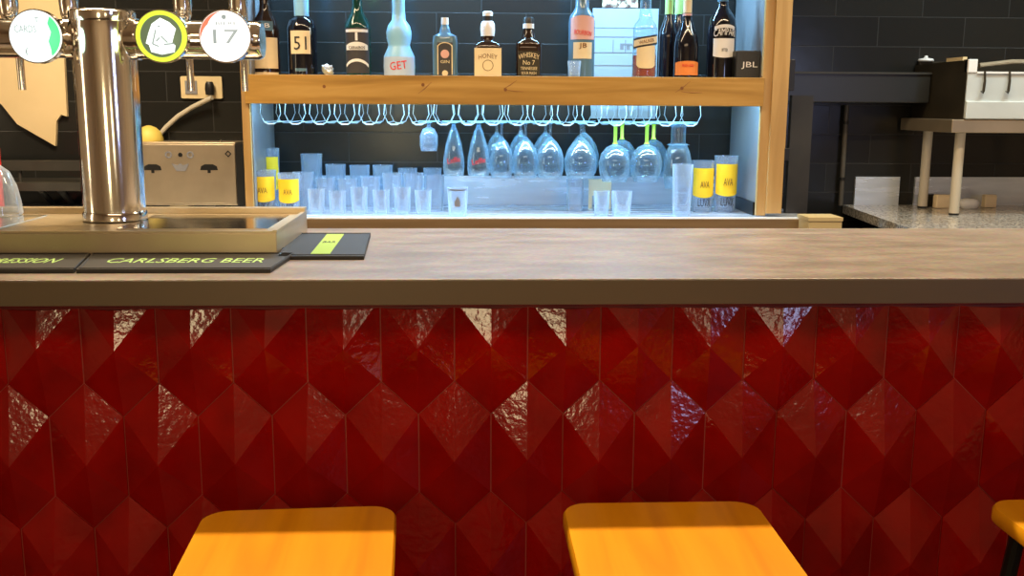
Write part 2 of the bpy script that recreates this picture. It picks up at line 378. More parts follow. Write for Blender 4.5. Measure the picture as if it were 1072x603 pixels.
# ------------------------------------------------------------------ bar stools
def make_stool(label, loc, rotz, w=0.355):
    t = thing('bar_stool', label, 'stool', loc, rotz)
    d = 0.36; r = 0.045
    bm = nb()
    n = 6
    secs = [(w, d, r, 0.700), (w + 0.006, d + 0.006, r, 0.704), (w + 0.006, d + 0.006, r, 0.724), (w, d, r, 0.730)]
    rings = [[bm.verts.new((p[0], p[1], z)) for p in rrect(ww, dd, rr, n)] for ww, dd, rr, z in secs]
    for a, b in zip(rings, rings[1:]):
        for i in range(len(a)): bm.faces.new((a[i], a[(i + 1) % len(a)], b[(i + 1) % len(a)], b[i]))
    bm.faces.new(rings[0][::-1]); bm.faces.new(rings[-1])
    put('seat', bm, 'seat', t, 40)
    bm = nb()
    for sx, sy in ((-1, -1), (1, -1), (1, 1), (-1, 1)):
        put('leg', tube(nb(), [(sx * 0.135, sy * 0.135, 0.685), (sx * 0.19, sy * 0.19, 0.0)], 0.014, 10), 'blackmetal', t)
    bm = nb()
    c = [(-.14, -.14), (.14, -.14), (.14, .14), (-.14, .14)]
    for i in range(4): a, b = c[i], c[(i + 1) % 4]; tube(bm, [(a[0], a[1], 0.688), (b[0], b[1], 0.688)], 0.012, 8)
    put('seat_frame', bm, 'blackmetal', t)
    bm = nb(); c = [(x * 0.172 / .14, y * 0.172 / .14) for x, y in c]
    for i in range(4): a, b = c[i], c[(i + 1) % 4]; tube(bm, [(a[0], a[1], 0.23), (b[0], b[1], 0.23)], 0.010, 8)
    put('footrest', bm, 'blackmetal', t)
    return t
make_stool('square golden wood bar stool, left one of the two fully showing', (-0.292, 1.549, 0), math.radians(2.9), 0.337)
make_stool('square golden wood bar stool, right one of the two fully showing', (0.352, 1.557, 0), 0)
make_stool('golden wood bar stool cut off at the right edge, dark legs', (1.142, 1.548, 0), 0)

# ------------------------------------------------------------------ back worktop (L shaped with right wing)
ZWK = 1.045; YK = 3.62
bk = thing('back_worktop', 'low stainless back counter under the bottle cabinet with wood edge', 'counter', (0, YK, 0))
xl = at(150, 230, Y=YK).x - 1.2
put('steel_top', box(nb(), xl, 1.27, 0.012, 0.53, ZWK - 0.02, ZWK), 'steel_cool', bk, 0)
put('wood_edge', box(nb(), xl, 1.27, -0.012, 0.012, ZWK - 0.06, ZWK - 0.001), vary(mat('tan_wood_edge', rough=.5), (.20, .13, .065), (.27, .185, .10), (2, 30, 30)), bk, 0)
put('front_lip', box(nb(), xl, 1.27, -0.0125, 0.02, ZWK - 0.001, ZWK + 0.003), 'white', bk, 0)
put('cupboard', box(nb(), xl + 0.02, 1.22, 0.03, 0.52, 0, ZWK - 0.02), 'darkwall', bk, 0)
sp = put('steel_splashback', box(nb(), -0.80, 1.13, YW - 0.012, YW - 0.001, ZWK, ZWK + 0.118), 'steel_cool', None, 0)
tag(sp, 'low brushed steel splashback behind the tumblers', 'splashback')

wing = thing('granite_counter', 'pale speckled granite counter on the right under the griddle', 'counter')
bm = nb()
prism(bm, [(1.50, 2.95), (1.50, 3.30), (1.58, YW - 0.002), (3.3, YW - 0.002), (3.3, 2.95)], ZWK - 0.035, ZWK, 'xy')
put('granite_slab', bm, 'granite', wing, 0)
put('base_cupboard', box(nb(), 1.66, 3.28, 3.0, YW - 0.02, 0, ZWK - 0.035), 'dullsteel', wing, 0)
def fr(px0, px1, py0, py1, Y):
    a = at(px0, py1, Y=Y); b = at(px1, py0, Y=Y); return a.x, b.x, a.z, b.z
x0, x1, z0, z1 = fr(893, 941, 185, 212, YW)
u = thing('wall_upstand', 'steel upstand against the wall behind the granite counter', 'splashback')
put('left_plate', box(nb(), x0, x1, YW - 0.014, YW - 0.001, ZWK, z1), 'steel_cool', u, 0)
put('right_plate', box(nb(), at(957, 190, Y=YW).x, 3.3, YW - 0.014, YW - 0.001, ZWK, z1), 'steel_cool', u, 0)

# ------------------------------------------------------------------ bottle cabinet
YC = 3.70; ZS0 = 1.45; ZS1 = 1.553
cab = thing('bottle_cabinet', 'open amber pine cabinet holding bottles above and glasses below', 'cabinet', (0, YC, 0))
xL = at(253, 110, Y=YC).x; xLi = at(261, 110, Y=YC).x; xR0 = at(797, 110, Y=YC).x; xR1 = at(807, 110, Y=YC).x; xR2 = at(826, 60, Y=YC).x
ZTOP = 2.12
put('post', box(nb(), xL, xLi, 0, 0.02, ZWK, ZTOP), 'pine_v', cab, 0)
put('post', box(nb(), xR0, xR1, 0, 0.02, ZWK + 0.003, ZTOP), 'pine_v', cab, 0)
bm = nb()
zn = at(820, 155, Y=YC).z; xn = at(818, 200, Y=YC).x
prism(bm, [(xR1 - 0.001, ZWK + 0.012), (xn, ZWK + 0.012), (xn, zn), (xR2, zn), (xR2, ZTOP), (xR1 - 0.001, ZTOP)], -0.012, 0.012)
put('batten', bm, 'pine_v', cab, 0)
put('side_panel', box(nb(), xL + 0.004, xLi + 0.004, 0.02, 0.435, ZWK, ZTOP), 'whiteboard', cab, 0)
put('side_panel', box(nb(), xR0 + 0.004, xR1 + 0.0, 0.02, 0.435, ZWK + 0.05, ZTOP), 'whiteboard', cab, 0)
put('panel_foot', box(nb(), xR0 - 0.004, xR1, 0.03, 0.43, ZWK + 0.001, ZWK + 0.05), 'black', cab, 0)
sh = put('front_board', box(nb(), xLi - 0.012, xR0 + 0.004, -0.014, 0.012, ZS0, ZS1), 'pine', cab, 0, bevel=0.002)
for px in (340, 443, 529, 713):
    p = at(px, 92, Y=YC); bm = nb(); disc(bm, 0.006, -0.0155, -0.0135, p.x, p.z + random.uniform(-.01, .012), 14); put('knot', bm, 'knot', cab)
for a, b in (((438, 98), (452, 86)), ((527, 93), (541, 84)), ((529, 94), (548, 96)), ((706, 97), (722, 85)), ((712, 96), (734, 97))):
    p, r2 = at(*a, Y=YC), at(*b, Y=YC); put('grain_mark', tube(nb(), [(p.x, -.0136, p.z), ((p.x + r2.x) / 2, -.0136, (p.z + r2.z) / 2 - .002), (r2.x, -.0136, r2.z)], [.0008, .0022, .0008], 6), 'knot_light', cab)
put('shelf_board', box(nb(), xLi + 0.004, xR0 + 0.002, 0.012, 0.40, ZS1 - 0.024, ZS1), 'pine', cab, 0)
put('top_board', box(nb(), xL, xR2, 0, 0.435, ZTOP, ZTOP + 0.03), 'pine', cab, 0)
def led(name, label, x0, x1, y, z, power):
    t = thing('led_strip', label, 'led strip', (0, y, z))
    put('channel', box(nb(), x0, x1, -0.010, 0.010, -0.006, 0), 'steel', t, 0)
    put('diffuser', box(nb(), x0 + .005, x1 - .005, -0.008, 0.008, -0.010, -0.006), 'led', t, 0)
    d = bpy.data.lights.new('led_light', 'AREA'); d.shape = 'RECTANGLE'; d.size = x1 - x0 - .1; d.size_y = 0.02; d.energy = power; d.color = (0.30, 0.64, 1.0)
    o = bpy.data.objects.new('led_light', d); COL.objects.link(o); o.parent = t; o.location = ((x0 + x1) / 2, 0, -0.013)
led('l', 'cool blue light strip under the bottle shelf', xLi + .03, xR0 - .03, YC + 0.026, ZS0 + 0.103 - 0.0245, 19)
led('l', 'cool blue light strip under the cabinet top', xLi + .03, xR0 - .03, YC + 0.22, ZTOP, 36)

# glass hanging rack (wire rails)
YR0 = 3.745; YR1 = 4.06
rack = thing('glass_rack', 'wire rails under the shelf where stemmed glasses hang', 'glass rack')
S1 = YR0 / F
zt = ZS1 - 0.0245; zr = at(500, 130.5, Y=YR0).z
for k in range(18):
    px = 283 + 25.9 * k
    x = at(px, 120, Y=YR0).x
    bm = nb()
    for yy in (YR0, YR1):
        tube(bm, [(x - 7 * S1, yy, zt), (x - 10.5 * S1, yy, zr + .036), (x - 6.5 * S1, yy, zr + .006), (x - 3 * S1, yy, zr - .001), (x + 3 * S1, yy, zr - .001), (x + 6.5 * S1, yy, zr + .006), (x + 10.5 * S1, yy, zr + .036), (x + 7 * S1, yy, zt)], [.0012, .0012, .0020, .0030, .0030, .0020, .0012, .0012], 6)
    for sx in (-6.5, 6.5): tube(bm, [(x + sx * S1, YR0, zr + .006), (x + sx * S1, YR1, zr + .006)], 0.0022, 6)
    put('rail', bm, 'wire', rack)

# ------------------------------------------------------------------ hanging glasses
zfoot = zr + 0.012
def hanging(name, label, cat, px, Y, bowl, m, stem_w=1.3, foot_w=13, stem_m=None, logo=None, group=None):
    """bowl = [(halfwidth_px, y_px)...] from stem to rim at depth Y"""
    p = at(px, 150, Y=Y); s = Y / F
    t = thing(name, label, cat, (p.x, Y, zfoot), 0, group)
    zz = [at(px, y, Y=Y).z - zfoot for _, y in bowl]
    bm = nb()
    lathe(bm, [(foot_w * s, 0.0), (foot_w * s, -0.0018), (foot_w * .5 * s, -0.004), (stem_w * 1.6 * s, -0.007)], 28)
    put('foot', bm, 'glass_foot', t)
    put('stem', lathe(nb(), [(stem_w * 1.5 * s, -0.0065), (stem_w * s, -0.02), (stem_w * s, zz[0] + .008), (stem_w * 1.6 * s, zz[0] + 0.001)], 12), stem_m or m, t)
    bm = nb()
    prof = [(bowl[i][0] * s, zz[i]) for i in range(len(bowl))]
    lathe(bm, prof, 32, caps=False)
    o = put('bowl', bm, m, t, 60)
    so = o.modifiers.new('wall', 'SOLIDIFY'); so.thickness = 0.0016
    if logo:
        r = max(b[0] for b in bowl) * s
        zm = at(px, logo[1], Y=Y).z - zfoot
        text('logo', logo[0], 'red', t, r * 1.25, 0.020, (0, -r - 0.001, zm), curve=r, tilt=0.2)
    return t
hanging('shot_glass', 'small stemmed glass hanging left of the logo glasses', 'glass', 449, 3.84, [(2, 133), (6, 135), (9.2, 142), (9.2, 152), (8, 158)], 'glass_haze', 1.4, 11)
tulip = [(2, 132), (4.5, 138), (8, 150), (10.6, 165), (11.2, 175), (10, 184)]
hanging('beer_glass', 'slim hanging beer glass with red logo, left of the pair', 'glass', 475, 3.80, tulip, 'glass_cool', 1.6, 12, logo=('Leffe', 167))
hanging('beer_glass', 'slim hanging beer glass with red logo, right of the pair', 'glass', 501, 3.80, [(a * 1.06, b) for a, b in tulip], 'glass_cool', 1.6, 12, logo=('Leffe', 168))
wine = [(2, 144), (7, 149), (11.5, 157), (14, 167), (13.6, 177), (11.5, 186)]
G = 'clear stemmed glasses hanging in the rack'
for px, k, lab in ((525, 0.9, 'clear hanging wine glass just right of the red-logo pair'), (550, 0.98, 'clear hanging wine glass, second after the red-logo pair'), (576, 1.05, 'clear hanging wine glass, third after the red-logo pair'), (608, 1.2, 'large clear hanging wine glass left of the lime-stemmed ones')):
    hanging('wine_glass', lab, 'wine glass', px, 3.81, [(a * k, b) for a, b in wine], 'glass_cool', 1.3, 13, group=G)
    hanging('wine_glass', lab.replace('clear hanging wine glass', 'rear clear wine glass hanging') + ', behind its neighbour', 'wine glass', px - 5 + (px > 580) * 8, 3.97, [(a * k * 0.95, b - 5) for a, b in wine], 'glass_cool', 1.3, 12, group=G)
balloon = [(2, 151), (9, 154), (14.5, 161), (17, 171), (15.5, 182), (12.5, 190)]
for px, lab in ((644, 'left'), (677, 'right')):
    hanging('gin_glass', 'balloon glass with lime green stem hanging in front, %s of the two' % lab, 'glass', px, 3.80, balloon, 'glass_cool', 1.9, 14, 'stem_green')
    hanging('gin_glass', 'balloon glass with lime green stem hanging behind, %s of the two' % lab, 'glass', px + 7, 3.98, [(a * .92, b - 5) for a, b in balloon], 'glass_cool', 1.8, 13, 'stem_green')
hanging('cocktail_glass', 'thick-stemmed clear glass hanging right of the lime-stemmed glasses', 'glass', 710, 3.82, [(9, 152), (12, 158), (14.5, 168), (14.5, 182), (12.5, 197)], 'glass_cool', 7.5, 20)

# ------------------------------------------------------------------ tumblers standing on the back worktop
def tumbler(px, Y, topy, w, label, kind='tumbler', m='glass_haze', mark=None, group=None, taper=0.86, stack=False):
    p = at(px, 200, Y=Y); s = Y / F
    t = thing(kind, label, 'glass', (p.x, Y, ZWK), 0, group)
    h = at(px, topy, Y=Y).z - ZWK; r = w * s / 2; rb = r * taper
    bm = nb()
    lathe(bm, [(rb * 0.5, 0.0012), (rb * .94, 0.0012), (rb, 0.004), (r * 0.97, h * 0.9), (r, h), (r - 0.002, h), (r * 0.97 - 0.002, h * .9), (rb - .002, 0.012), (rb * 0.5, 0.010)], 28, caps=True)
    put('glass_body', bm, m, t)
    if stack:
        put('base_ring', lathe(nb(), [(r * .9, h * .62), (r * .93, h * .64), (r * .93, h * .66), (r * .9, h * .68)], 28, caps=False), 'glass_cool', t)
    if mark == 'sun':
        zc_ = h * 0.60
        put('yellow_print', wrap(nb(), (rb + r) / 2 + .0012, h * 0.34, h * 0.86, 1.2, bot=lambda u: -0.010 * (1 - u * u)), 'yellow', t)
        text('lettering', 'LUVX', 'ink', t, r * 1.15, h * 0.15, (0, -(rb + r) / 2 - 0.0055, h * 0.2), curve=r)
        text('emblem', 'AVA', 'knot_light', t, r * 0.8, h * 0.13, (0, -(rb + r) / 2 - 0.0035, h * 0.55), curve=r)
    if mark == 'crest':
        rr = (rb + r) / 2 + 0.001
        put('printed_crest', wrap(nb(), rr, h * 0.36, h * 0.72, 0.28, top=lambda u: -0.02 * abs(u)), 'inkgrey', t)
        put('rim_band', wrap(nb(), r * 0.985, h * 0.90, h * 0.95, 1.2), 'inkgrey', t)
    return t
SG = 'tumblers on the steel back counter'
tumbler(284, 3.98, 155, 19, 'yellow-printed glass standing behind the left front pair', 'beer_tumbler', mark='sun')
tumbler(277, 3.80, 178, 25, 'yellow-printed glass at far left beside the cabinet side', 'beer_tumbler', mark='sun')
tumbler(303, 3.79, 181, 23, 'yellow-printed glass, second from the left in front', 'beer_tumbler', mark='sun')
tumbler(735, 3.86, 168, 24, 'yellow-printed glass near the right side, left of the last', 'beer_tumbler', mark='sun')
tumbler(759, 3.86, 163, 25, 'yellow-printed glass at far right beside the cabinet side', 'beer_tumbler', mark='sun')
back = [(327, 161, 22, 1), (352, 172, 21, 1), (377, 173, 21, 1), (401, 173, 21, 1), (427, 176, 20, 0), (453, 176, 19, 0)]
names = ['tallest clear tumbler of the back row, far left', 'second clear tumbler from left in the back row', 'third clear tumbler from left in the back row', 'fourth clear tumbler from left in the back row', 'fifth clear tumbler from left in the back row', 'last clear tumbler on the right of the back row']
for (px, ty, w, st), n_ in zip(back, names): tumbler(px, 4.02, ty, w, n_, group=SG, stack=bool(st))
mid = [(318, 180, 22), (341, 186, 20), (364, 187, 20), (388, 185, 20), (411, 181, 21), (433, 181, 21), (455, 183, 21)]
names = ['clear tumbler in the middle row, far left beside yellow glasses', 'clear tumbler in the middle row, second from left', 'clear tumbler in the middle row, third from left', 'clear tumbler in the middle row, fourth from left', 'clear tumbler in the middle row, third from right', 'clear tumbler in the middle row, second from right', 'clear tumbler in the middle row, far right']
for (px, ty, w), n_ in zip(mid, names): tumbler(px, 3.90, ty, w, n_, group=SG)
front = [(331, 198, 18), (353, 200, 18), (376, 196, 18), (399, 199, 18), (421, 196, 18), (443, 199, 18)]
names = ['short clear glass in the front row, far left', 'short clear glass in the front row, second from left', 'short clear glass in the front row, third from left', 'short clear glass in the front row, third from right', 'short clear glass in the front row, second from right', 'short clear glass in the front row, far right']
for (px, ty, w), n_ in zip(front, names): tumbler(px, 3.77, ty, w, n_, 'short_glass', group='short glasses in the front row')
tumbler(479, 3.70, 196, 22, 'clear glass with dark printed crest and rim band', 'printed_glass', mark='crest')
tumbler(602, 3.88, 187, 19, 'clear tumbler standing left of the cream card')
tumbler(630, 3.72, 200, 17, 'small clear tumbler in front of the cream card')
tumbler(651, 3.71, 200, 22, 'clear tumbler right of the cream card')
tumbler(714, 3.71, 172, 22, 'tall clear tumbler left of the right yellow-printed glasses')
# cream cut-out standing in for a chair's reflection in the steel splashback
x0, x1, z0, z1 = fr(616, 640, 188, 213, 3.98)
c_ = thing('reflection_cutout', 'small cream folded card standing among the glasses', 'card', ((x0 + x1) / 2, 3.98, ZWK))
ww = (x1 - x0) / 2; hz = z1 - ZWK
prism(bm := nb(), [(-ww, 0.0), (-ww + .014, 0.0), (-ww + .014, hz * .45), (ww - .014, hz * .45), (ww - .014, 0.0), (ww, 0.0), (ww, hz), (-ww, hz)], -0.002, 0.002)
put('reflection_face', bm, 'lab_cream', c_, 0)
put('reflection_back', box(nb(), -ww, ww, 0.002, 0.03, hz - 0.003, hz), 'lab_cream', c_, 0)

# ------------------------------------------------------------------ bottles
YBT = 3.84; SB = YBT / F
def bottle(px, prof, label, m, ex=2.0, depth=1.0, kind='liquor_bottle', Y=YBT, caps=None, n=32):
    """prof: (halfwidth_px, y_px[, exponent]) from base upward; caps: same for the cap"""
    s = Y / F
    t = thing(kind, label, 'bottle', (at(px, 60, Y=Y).x, Y, ZS1))
    def Z(y): return at(px, y, Y=Y).z - ZS1
    secs = []
    for i, p in enumerate(prof):
        e = p[2] if len(p) > 2 else ex; z = max(0.0, Z(p[1])) if i else 0.0
        dd = 1.0 if e <= 2.01 else depth
        secs.append((p[0] * s, p[0] * s * dd, z, e))
    secs = [(secs[0][0] * .9, secs[0][1] * .9, 0.0, secs[0][3]), (secs[0][0], secs[0][1], 0.004, secs[0][3])] + secs[1:]
    put('bottle_body', loft(nb(), secs, n), m, t, 40)
    if caps:
        put('bottle_cap', loft(nb(), [(p[0] * s, p[0] * s, Z(p[1])) for p in caps[1]], 20), caps[0], t, 40)
    t['_s'] = s
    return t, Z, s
def lab(t, Z, s, hw, y0, y1, m, half=1.0, name='front_label', off=0.0008, **k):
    return put(name, wrap(nb(), hw * s, Z(y1), Z(y0), half, off, **k), m, t, 50)

# 1 vermouth, far left
t, Z, s = bottle(279, [(13.5, 80), (13.5, 32), (11, 22), (6, 12), (5, 4), (5, -12)], 'dark bottle with tall cream label behind the red-rimmed tap badge', 'brownglass', caps=('white', [(5.6, -12), (5.6, -24)]))
lab(t, Z, s, 13.5, 40, 72, 'lab_cream', 1.15); lab(t, Z, s, 13.6, 76, 79.5, 'lab_cream', 1.15, 'foot_label')
lab(t, Z, s, 13.3, 23, 33, 'bluegl', 0.75, 'neck_emblem'); text('emblem_text', 'IBB', 'lab_white', t, 14 * s, 4 * s, (0, -13.3 * s - .0015, Z(27.5)), curve=13.3 * s)
# 2 pastis 51
t, Z, s = bottle(317, [(14.5, 80), (14.5, 30), (12.5, 22), (6, 17), (5, 8), (5, -14)], 'dark squat bottle with cream square label reading 51', 'darkglass', caps=('paleblue', [(7.2, 17), (7.5, -2), (6.5, -16), (6, -26)]))
lab(t, Z, s, 14.5, 33, 57, 'lab_cream', 0.72); text('label_text', '51', 'ink', t, 13 * s, 13 * s, (0, -14.5 * s - .0022, Z(46)), curve=14.5 * s)
lab(t, Z, s, 14.4, 72, 75, 'bluegl', 0.4, 'lower_mark')
# crumpled foil piece
bm = nb(); bmesh.ops.create_icosphere(bm, subdivisions=3, radius=0.02)
for v in bm.verts: k = 1 + 0.55 * noise.noise(v.co * 70); v.co = Vector((v.co.x * 1.1 * k, v.co.y * k, (v.co.z + 0.02) * k * 0.95)); v.co.z = max(v.co.z, 0)
o = put('crumpled_foil', bm, 'steel_cool', None, 0, (at(344, 70, Y=3.80).x, 3.80, ZS1)); tag(o, 'small crumpled silvery wrapper on the shelf beside the 51 bottle', 'wrapper')
# 3 green-necked
t, Z, s = bottle(375, [(13, 80), (13, 30), (12, 24), (7, 15), (5, 6), (5, -10)], 'dark bottle with green neck and white arched label', 'greenglass', caps=('stem_green', [(5.6, -10), (5.6, -22)]))
lab(t, Z, s, 13.05, 30, 77, 'lab_dark', 1.1)
lab(t, Z, s, 13.3, 31.5, 34.5, 'lab_white', 0.95, 'top_stripe', 0.0012); lab(t, Z, s, 13.3, 48, 53, 'lab_white', 0.9, 'name_band', 0.0012, top=lambda u: 0.012 * (1 - u * u))
text('label_text', 'CARAIBOS', 'ink', t, 17 * s, 3 * s, (0, -13.3 * s - .0025, Z(50.5)), curve=13.3 * s)
lab(t, Z, s, 13.3, 66, 69, 'lab_white', 0.95, 'arch_band', 0.0012, top=lambda u: 0.02 * (1 - u * u) - .006, bot=lambda u: 0.02 * (1 - u * u) - .006)
text('label_mark', 'I', 'lab_white', t, 2.5 * s, 8 * s, (0, -13.3 * s - .0022, Z(39)), curve=13.3 * s)
# 4 GET bottle
t, Z, s = bottle(418, [(15.5, 80), (16, 70), (15.5, 59), (11.5, 50), (11, 47), (12.5, 40), (12.8, 34), (11, 27), (7, 21), (6.3, 12), (6.3, -16)], 'pale blue bulging frosted bottle with red GET lettering', 'paleblue', caps=('white', [(6.8, -16), (6.8, -28)]))
lab(t, Z, s, 15.9, 60, 79, mat('lilac_frosted_label', (.5, .62, .86), .4), 1.25, off=0.0008); text('label_text', 'GET', 'red', t, 18 * s, 8 * s, (0, -16 * s - .0025, Z(69)), curve=16 * s, tilt=0.12)
# 5 gin, square blue
t, Z, s = bottle(466, [(12.6, 80, 5), (12.8, 45, 5), (12, 38, 4), (6, 34.5, 2), (5, 30, 2), (3.6, 26, 2)], 'blue-grey square bottle with dark portrait label', 'bluegl', 5, 0.75, caps=('lab_white', [(3.6, 26), (3.9, 25), (3.7, 18.5)]))
put('front_label', box(nb(), -7.8 * s, 7.8 * s, -12.8 * .75 * s - .0012, -12.8 * .75 * s + .001, Z(79), Z(45)), 'lab_dark', t, 0)
yf = -12.8 * .75 * s - .0016
bm = nb()
for sx in (-1, 1): box(bm, sx * 7.2 * s - .5 * s, sx * 7.2 * s + .5 * s, yf - .0006, yf + .0004, Z(78.5), Z(48))
tube(bm, [(7.2 * s * math.cos(a), yf, Z(50) + 4.5 * s * math.sin(a)) for a in [PI * k / 10 for k in range(11)]], .5 * s, 6)
put('label_border', bm, 'lab_cream', t)
put('portrait', disc(nb(), 4.3 * s, yf - .001, yf + .0004, 0, Z(57), 20), 'lab_pink', t); put('lower_seal', disc(nb(), 3 * s, yf - .001, yf + .0004, 0, Z(77), 16), 'lab_cream', t)
text('label_text', 'GIN', 'lab_cream', t, 9 * s, 3 * s, (0, yf - .0008, Z(65)))
# 6 honey whiskey
t, Z, s = bottle(510.5, [(14, 80, 7), (14, 50, 7), (12.5, 46, 5), (7, 42, 2), (6.6, 38, 2), (7.2, 30, 2), (6.6, 25, 2), (5.2, 22, 2)], 'square bottle with large cream label and white neck band', 'brownglass', 7, 0.95, caps=('black', [(5.2, 22), (5, 17)]))
put('front_label', box(nb(), -13.6 * s, 13.6 * s, -14 * .95 * s - .0012, -14 * .95 * s + .001, Z(79.8), Z(51)), 'lab_cream', t, 0)
put('cap_top', loft(nb(), [(5.2 * s, 5.2 * s, Z(17)), (5.2 * s, 5.2 * s, Z(13)), (4 * s, 4 * s, Z(12))], 20), 'lab_white', t)
put('neck_label', loft(nb(), [(6.9 * s, 6.9 * s, Z(38)), (7.5 * s, 7.5 * s, Z(30)), (6.9 * s, 6.9 * s, Z(25)), (5.5 * s, 5.5 * s, Z(22.2))], 20), 'lab_white', t)
yf = -14 * .95 * s - .0016
text('label_text', 'HONEY', 'knot', t, 19 * s, 4.5 * s, (0, yf, Z(59)), arch=0.006); bm = nb(); disc(bm, 5.5 * s, yf - .0006, yf + .0004, 0, Z(69), 24, 4.9 * s); put('label_ring', bm, 'knot', t)
# 7 black label square
t, Z, s = bottle(553, [(12.5, 80, 7), (13, 52, 7), (13, 46, 6), (11, 43, 4), (7, 40, 2), (6, 34, 2), (5, 31, 2), (5, 28, 2)], 'squat square bottle with dark label and black cap', 'brownglass', 7, 0.95, caps=('black', [(5.6, 31), (5.6, 20), (4.5, 18)]))
yf = -13 * .95 * s - .0012
put('front_label', box(nb(), -11 * s, 11 * s, yf, yf + .003, Z(79), Z(54)), 'dullsteel', t, 0)
text('label_text', 'WHISKEY', 'lab_cream', t, 21 * s, 5 * s, (0, yf - .0008, Z(58)), arch=0.010); text('label_number', 'No 7', 'lab_cream', t, 12 * s, 4.5 * s, (0, yf - .0008, Z(66)))
text('label_origin', 'TENNESSEE', 'lab_cream', t, 17 * s, 3 * s, (0, yf - .0008, Z(72))); text('label_foot', 'SOUR MASH', 'lab_cream', t, 15 * s, 3 * s, (0, yf - .0008, Z(77)))
put('cap_band', loft(nb(), [(5.75 * s, 5.75 * s, Z(30)), (5.75 * s, 5.75 * s, Z(25))], 20), 'lab_white', t)
# 8 bourbon
t, Z, s = bottle(608.5, [(13.5, 80), (13.5, 24), (12.5, 17), (9, 12), (7, 8), (6.5, -14)], 'round-shouldered bottle with pink and cream pictorial label', 'bluegl', caps=('white', [(7, -14), (7, -26)]))
lab(t, Z, s, 13.5, 20, 42, 'lab_pink', 1.05, 'upper_label', top=lambda u: 0.01 * (1 - u * u)); lab(t, Z, s, 13.6, 45, 62, 'lab_cream', 0.75, 'lower_label')
text('label_text', 'BOURBON', 'red', t, 19 * s, 4.5 * s, (0, -13.5 * s - .0025, Z(35)), curve=13.5 * s, tilt=-0.12); text('label_number', 'JB', 'knot', t, 8 * s, 6 * s, (0, -13.6 * s - .0025, Z(49)), curve=13.6 * s)
# small glass before it
p = at(602, 70, Y=3.74); sg = thing('shot_glass', 'small frosted shot glass in front of the pink-label bottle', 'glass', (p.x, 3.768, ZS1)); r_ = 6.8 * SB; h_ = 0.058
put('glass_body', lathe(nb(), [(r_ * .7, 0), (r_ * .82, 0.001), (r_, h_), (r_ - .0015, h_), (r_ * .75, .01), (r_ * .4, .009)], 24), 'glass_haze', sg)
# 9 blended whisky, red liquid
t, Z, s = bottle(674.5, [(12.3, 80), (12.3, 30), (11, 26), (7, 20), (6, 12), (5.5, 0), (5.5, -14)], 'clear bottle a third full of red-amber liquor, slanted label', 'glass_cool', Y=3.80, caps=('red', [(6, -14), (6, -26)]))
put('liquor', loft(nb(), [(11.2 * s, 11.2 * s, 0.004), (11.6 * s, 11.6 * s, 0.008), (11.6 * s, 11.6 * s, Z(58))], 28), 'amber', t)
lab(t, Z, s, 12.3, 48, 72, 'lab_cream', 0.85, 'lower_label', bot=lambda u: 0.012 * u ** 4)
lab(t, Z, s, 12.4, 38.5, 49, 'ink', 1.3, 'slanted_band', top=lambda u: 0.009 * u, bot=lambda u: 0.009 * u); lab(t, Z, s, 12.5, 40.5, 47, 'lab_cream', 1.2, 'band_face', 0.0012, top=lambda u: 0.009 * u, bot=lambda u: 0.009 * u)
text('label_text', 'WALKER', 'knot', t, 17 * s, 3.4 * s, (0, -12.5 * s - .0025, Z(43.8)), curve=12.5 * s, tilt=0.19)
# 10 dark wine bottles
for i, (px, Y, lb) in enumerate(((699, 3.92, 'dark wine bottle with pale green neck foil, leftmost of the three dark ones'), (709, 3.98, 'dark wine bottle with pale green neck foil, in the middle of the dark ones'))):
    t, Z, s = bottle(px, [(9.5, 80), (9.5, 40), (9, 33), (5, 20), (4, 14)], lb, 'darkglass', Y=Y, kind='wine_bottle', caps=('stem_foil' if False else 'greentext', [(4.2, 17), (4.2, -6)]))
t, Z, s = bottle(718, [(12.6, 80), (12.6, 50), (11.5, 40), (8, 30), (5, 20), (4.2, 12)], 'dark wine bottle with orange label and cream neck foil', 'darkglass', Y=3.81, kind='wine_bottle', caps=('lab_cream', [(4.4, 15), (4.4, -6)]))
lab(t, Z, s, 12.7, 66, 79, 'orange', 1.15, top=lambda u: 0.006 * (1 - u * u)); text('label_text', 'ROUGE', 'red', t, 12 * s, 2.5 * s, (0, -12.7 * s - .0025, Z(69)), curve=12.7 * s)
put('neck_collar', loft(nb(), [(4.7 * s, 4.7 * s, Z(18)), (4.7 * s, 4.7 * s, Z(14.5))], 18), 'lab_pink', t)
# 11 Campari
t, Z, s = bottle(754.5, [(14.5, 80), (14.8, 30), (13.5, 21), (10, 14), (6.5, 9), (5.3, 4), (5.3, -12)], 'dark red-black bottle with white CAMPARI label', 'darkglass', caps=('bluegl', [(5.8, 2), (5.8, -18)]))
lab(t, Z, s, 14.8, 41, 61, 'lab_white', 0.80, bot=lambda u: 0.006 * u * u); text('label_text', 'CAMPARI', 'lab_white', t, 24 * s, 7 * s, (0, -14.8 * s - .0022, Z(34)), curve=14.8 * s, arch=0.008)
lab(t, Z, s, 14.9, 26.5, 30, 'lab_white', 0.75, 'upper_band', bot=lambda u: -0.008 * u * u, top=lambda u: -0.008 * u * u); text('label_number', 'BITTER', 'ink', t, 6 * s, 3 * s, (0, -14.8 * s - .003, Z(53)), curve=14.8 * s)
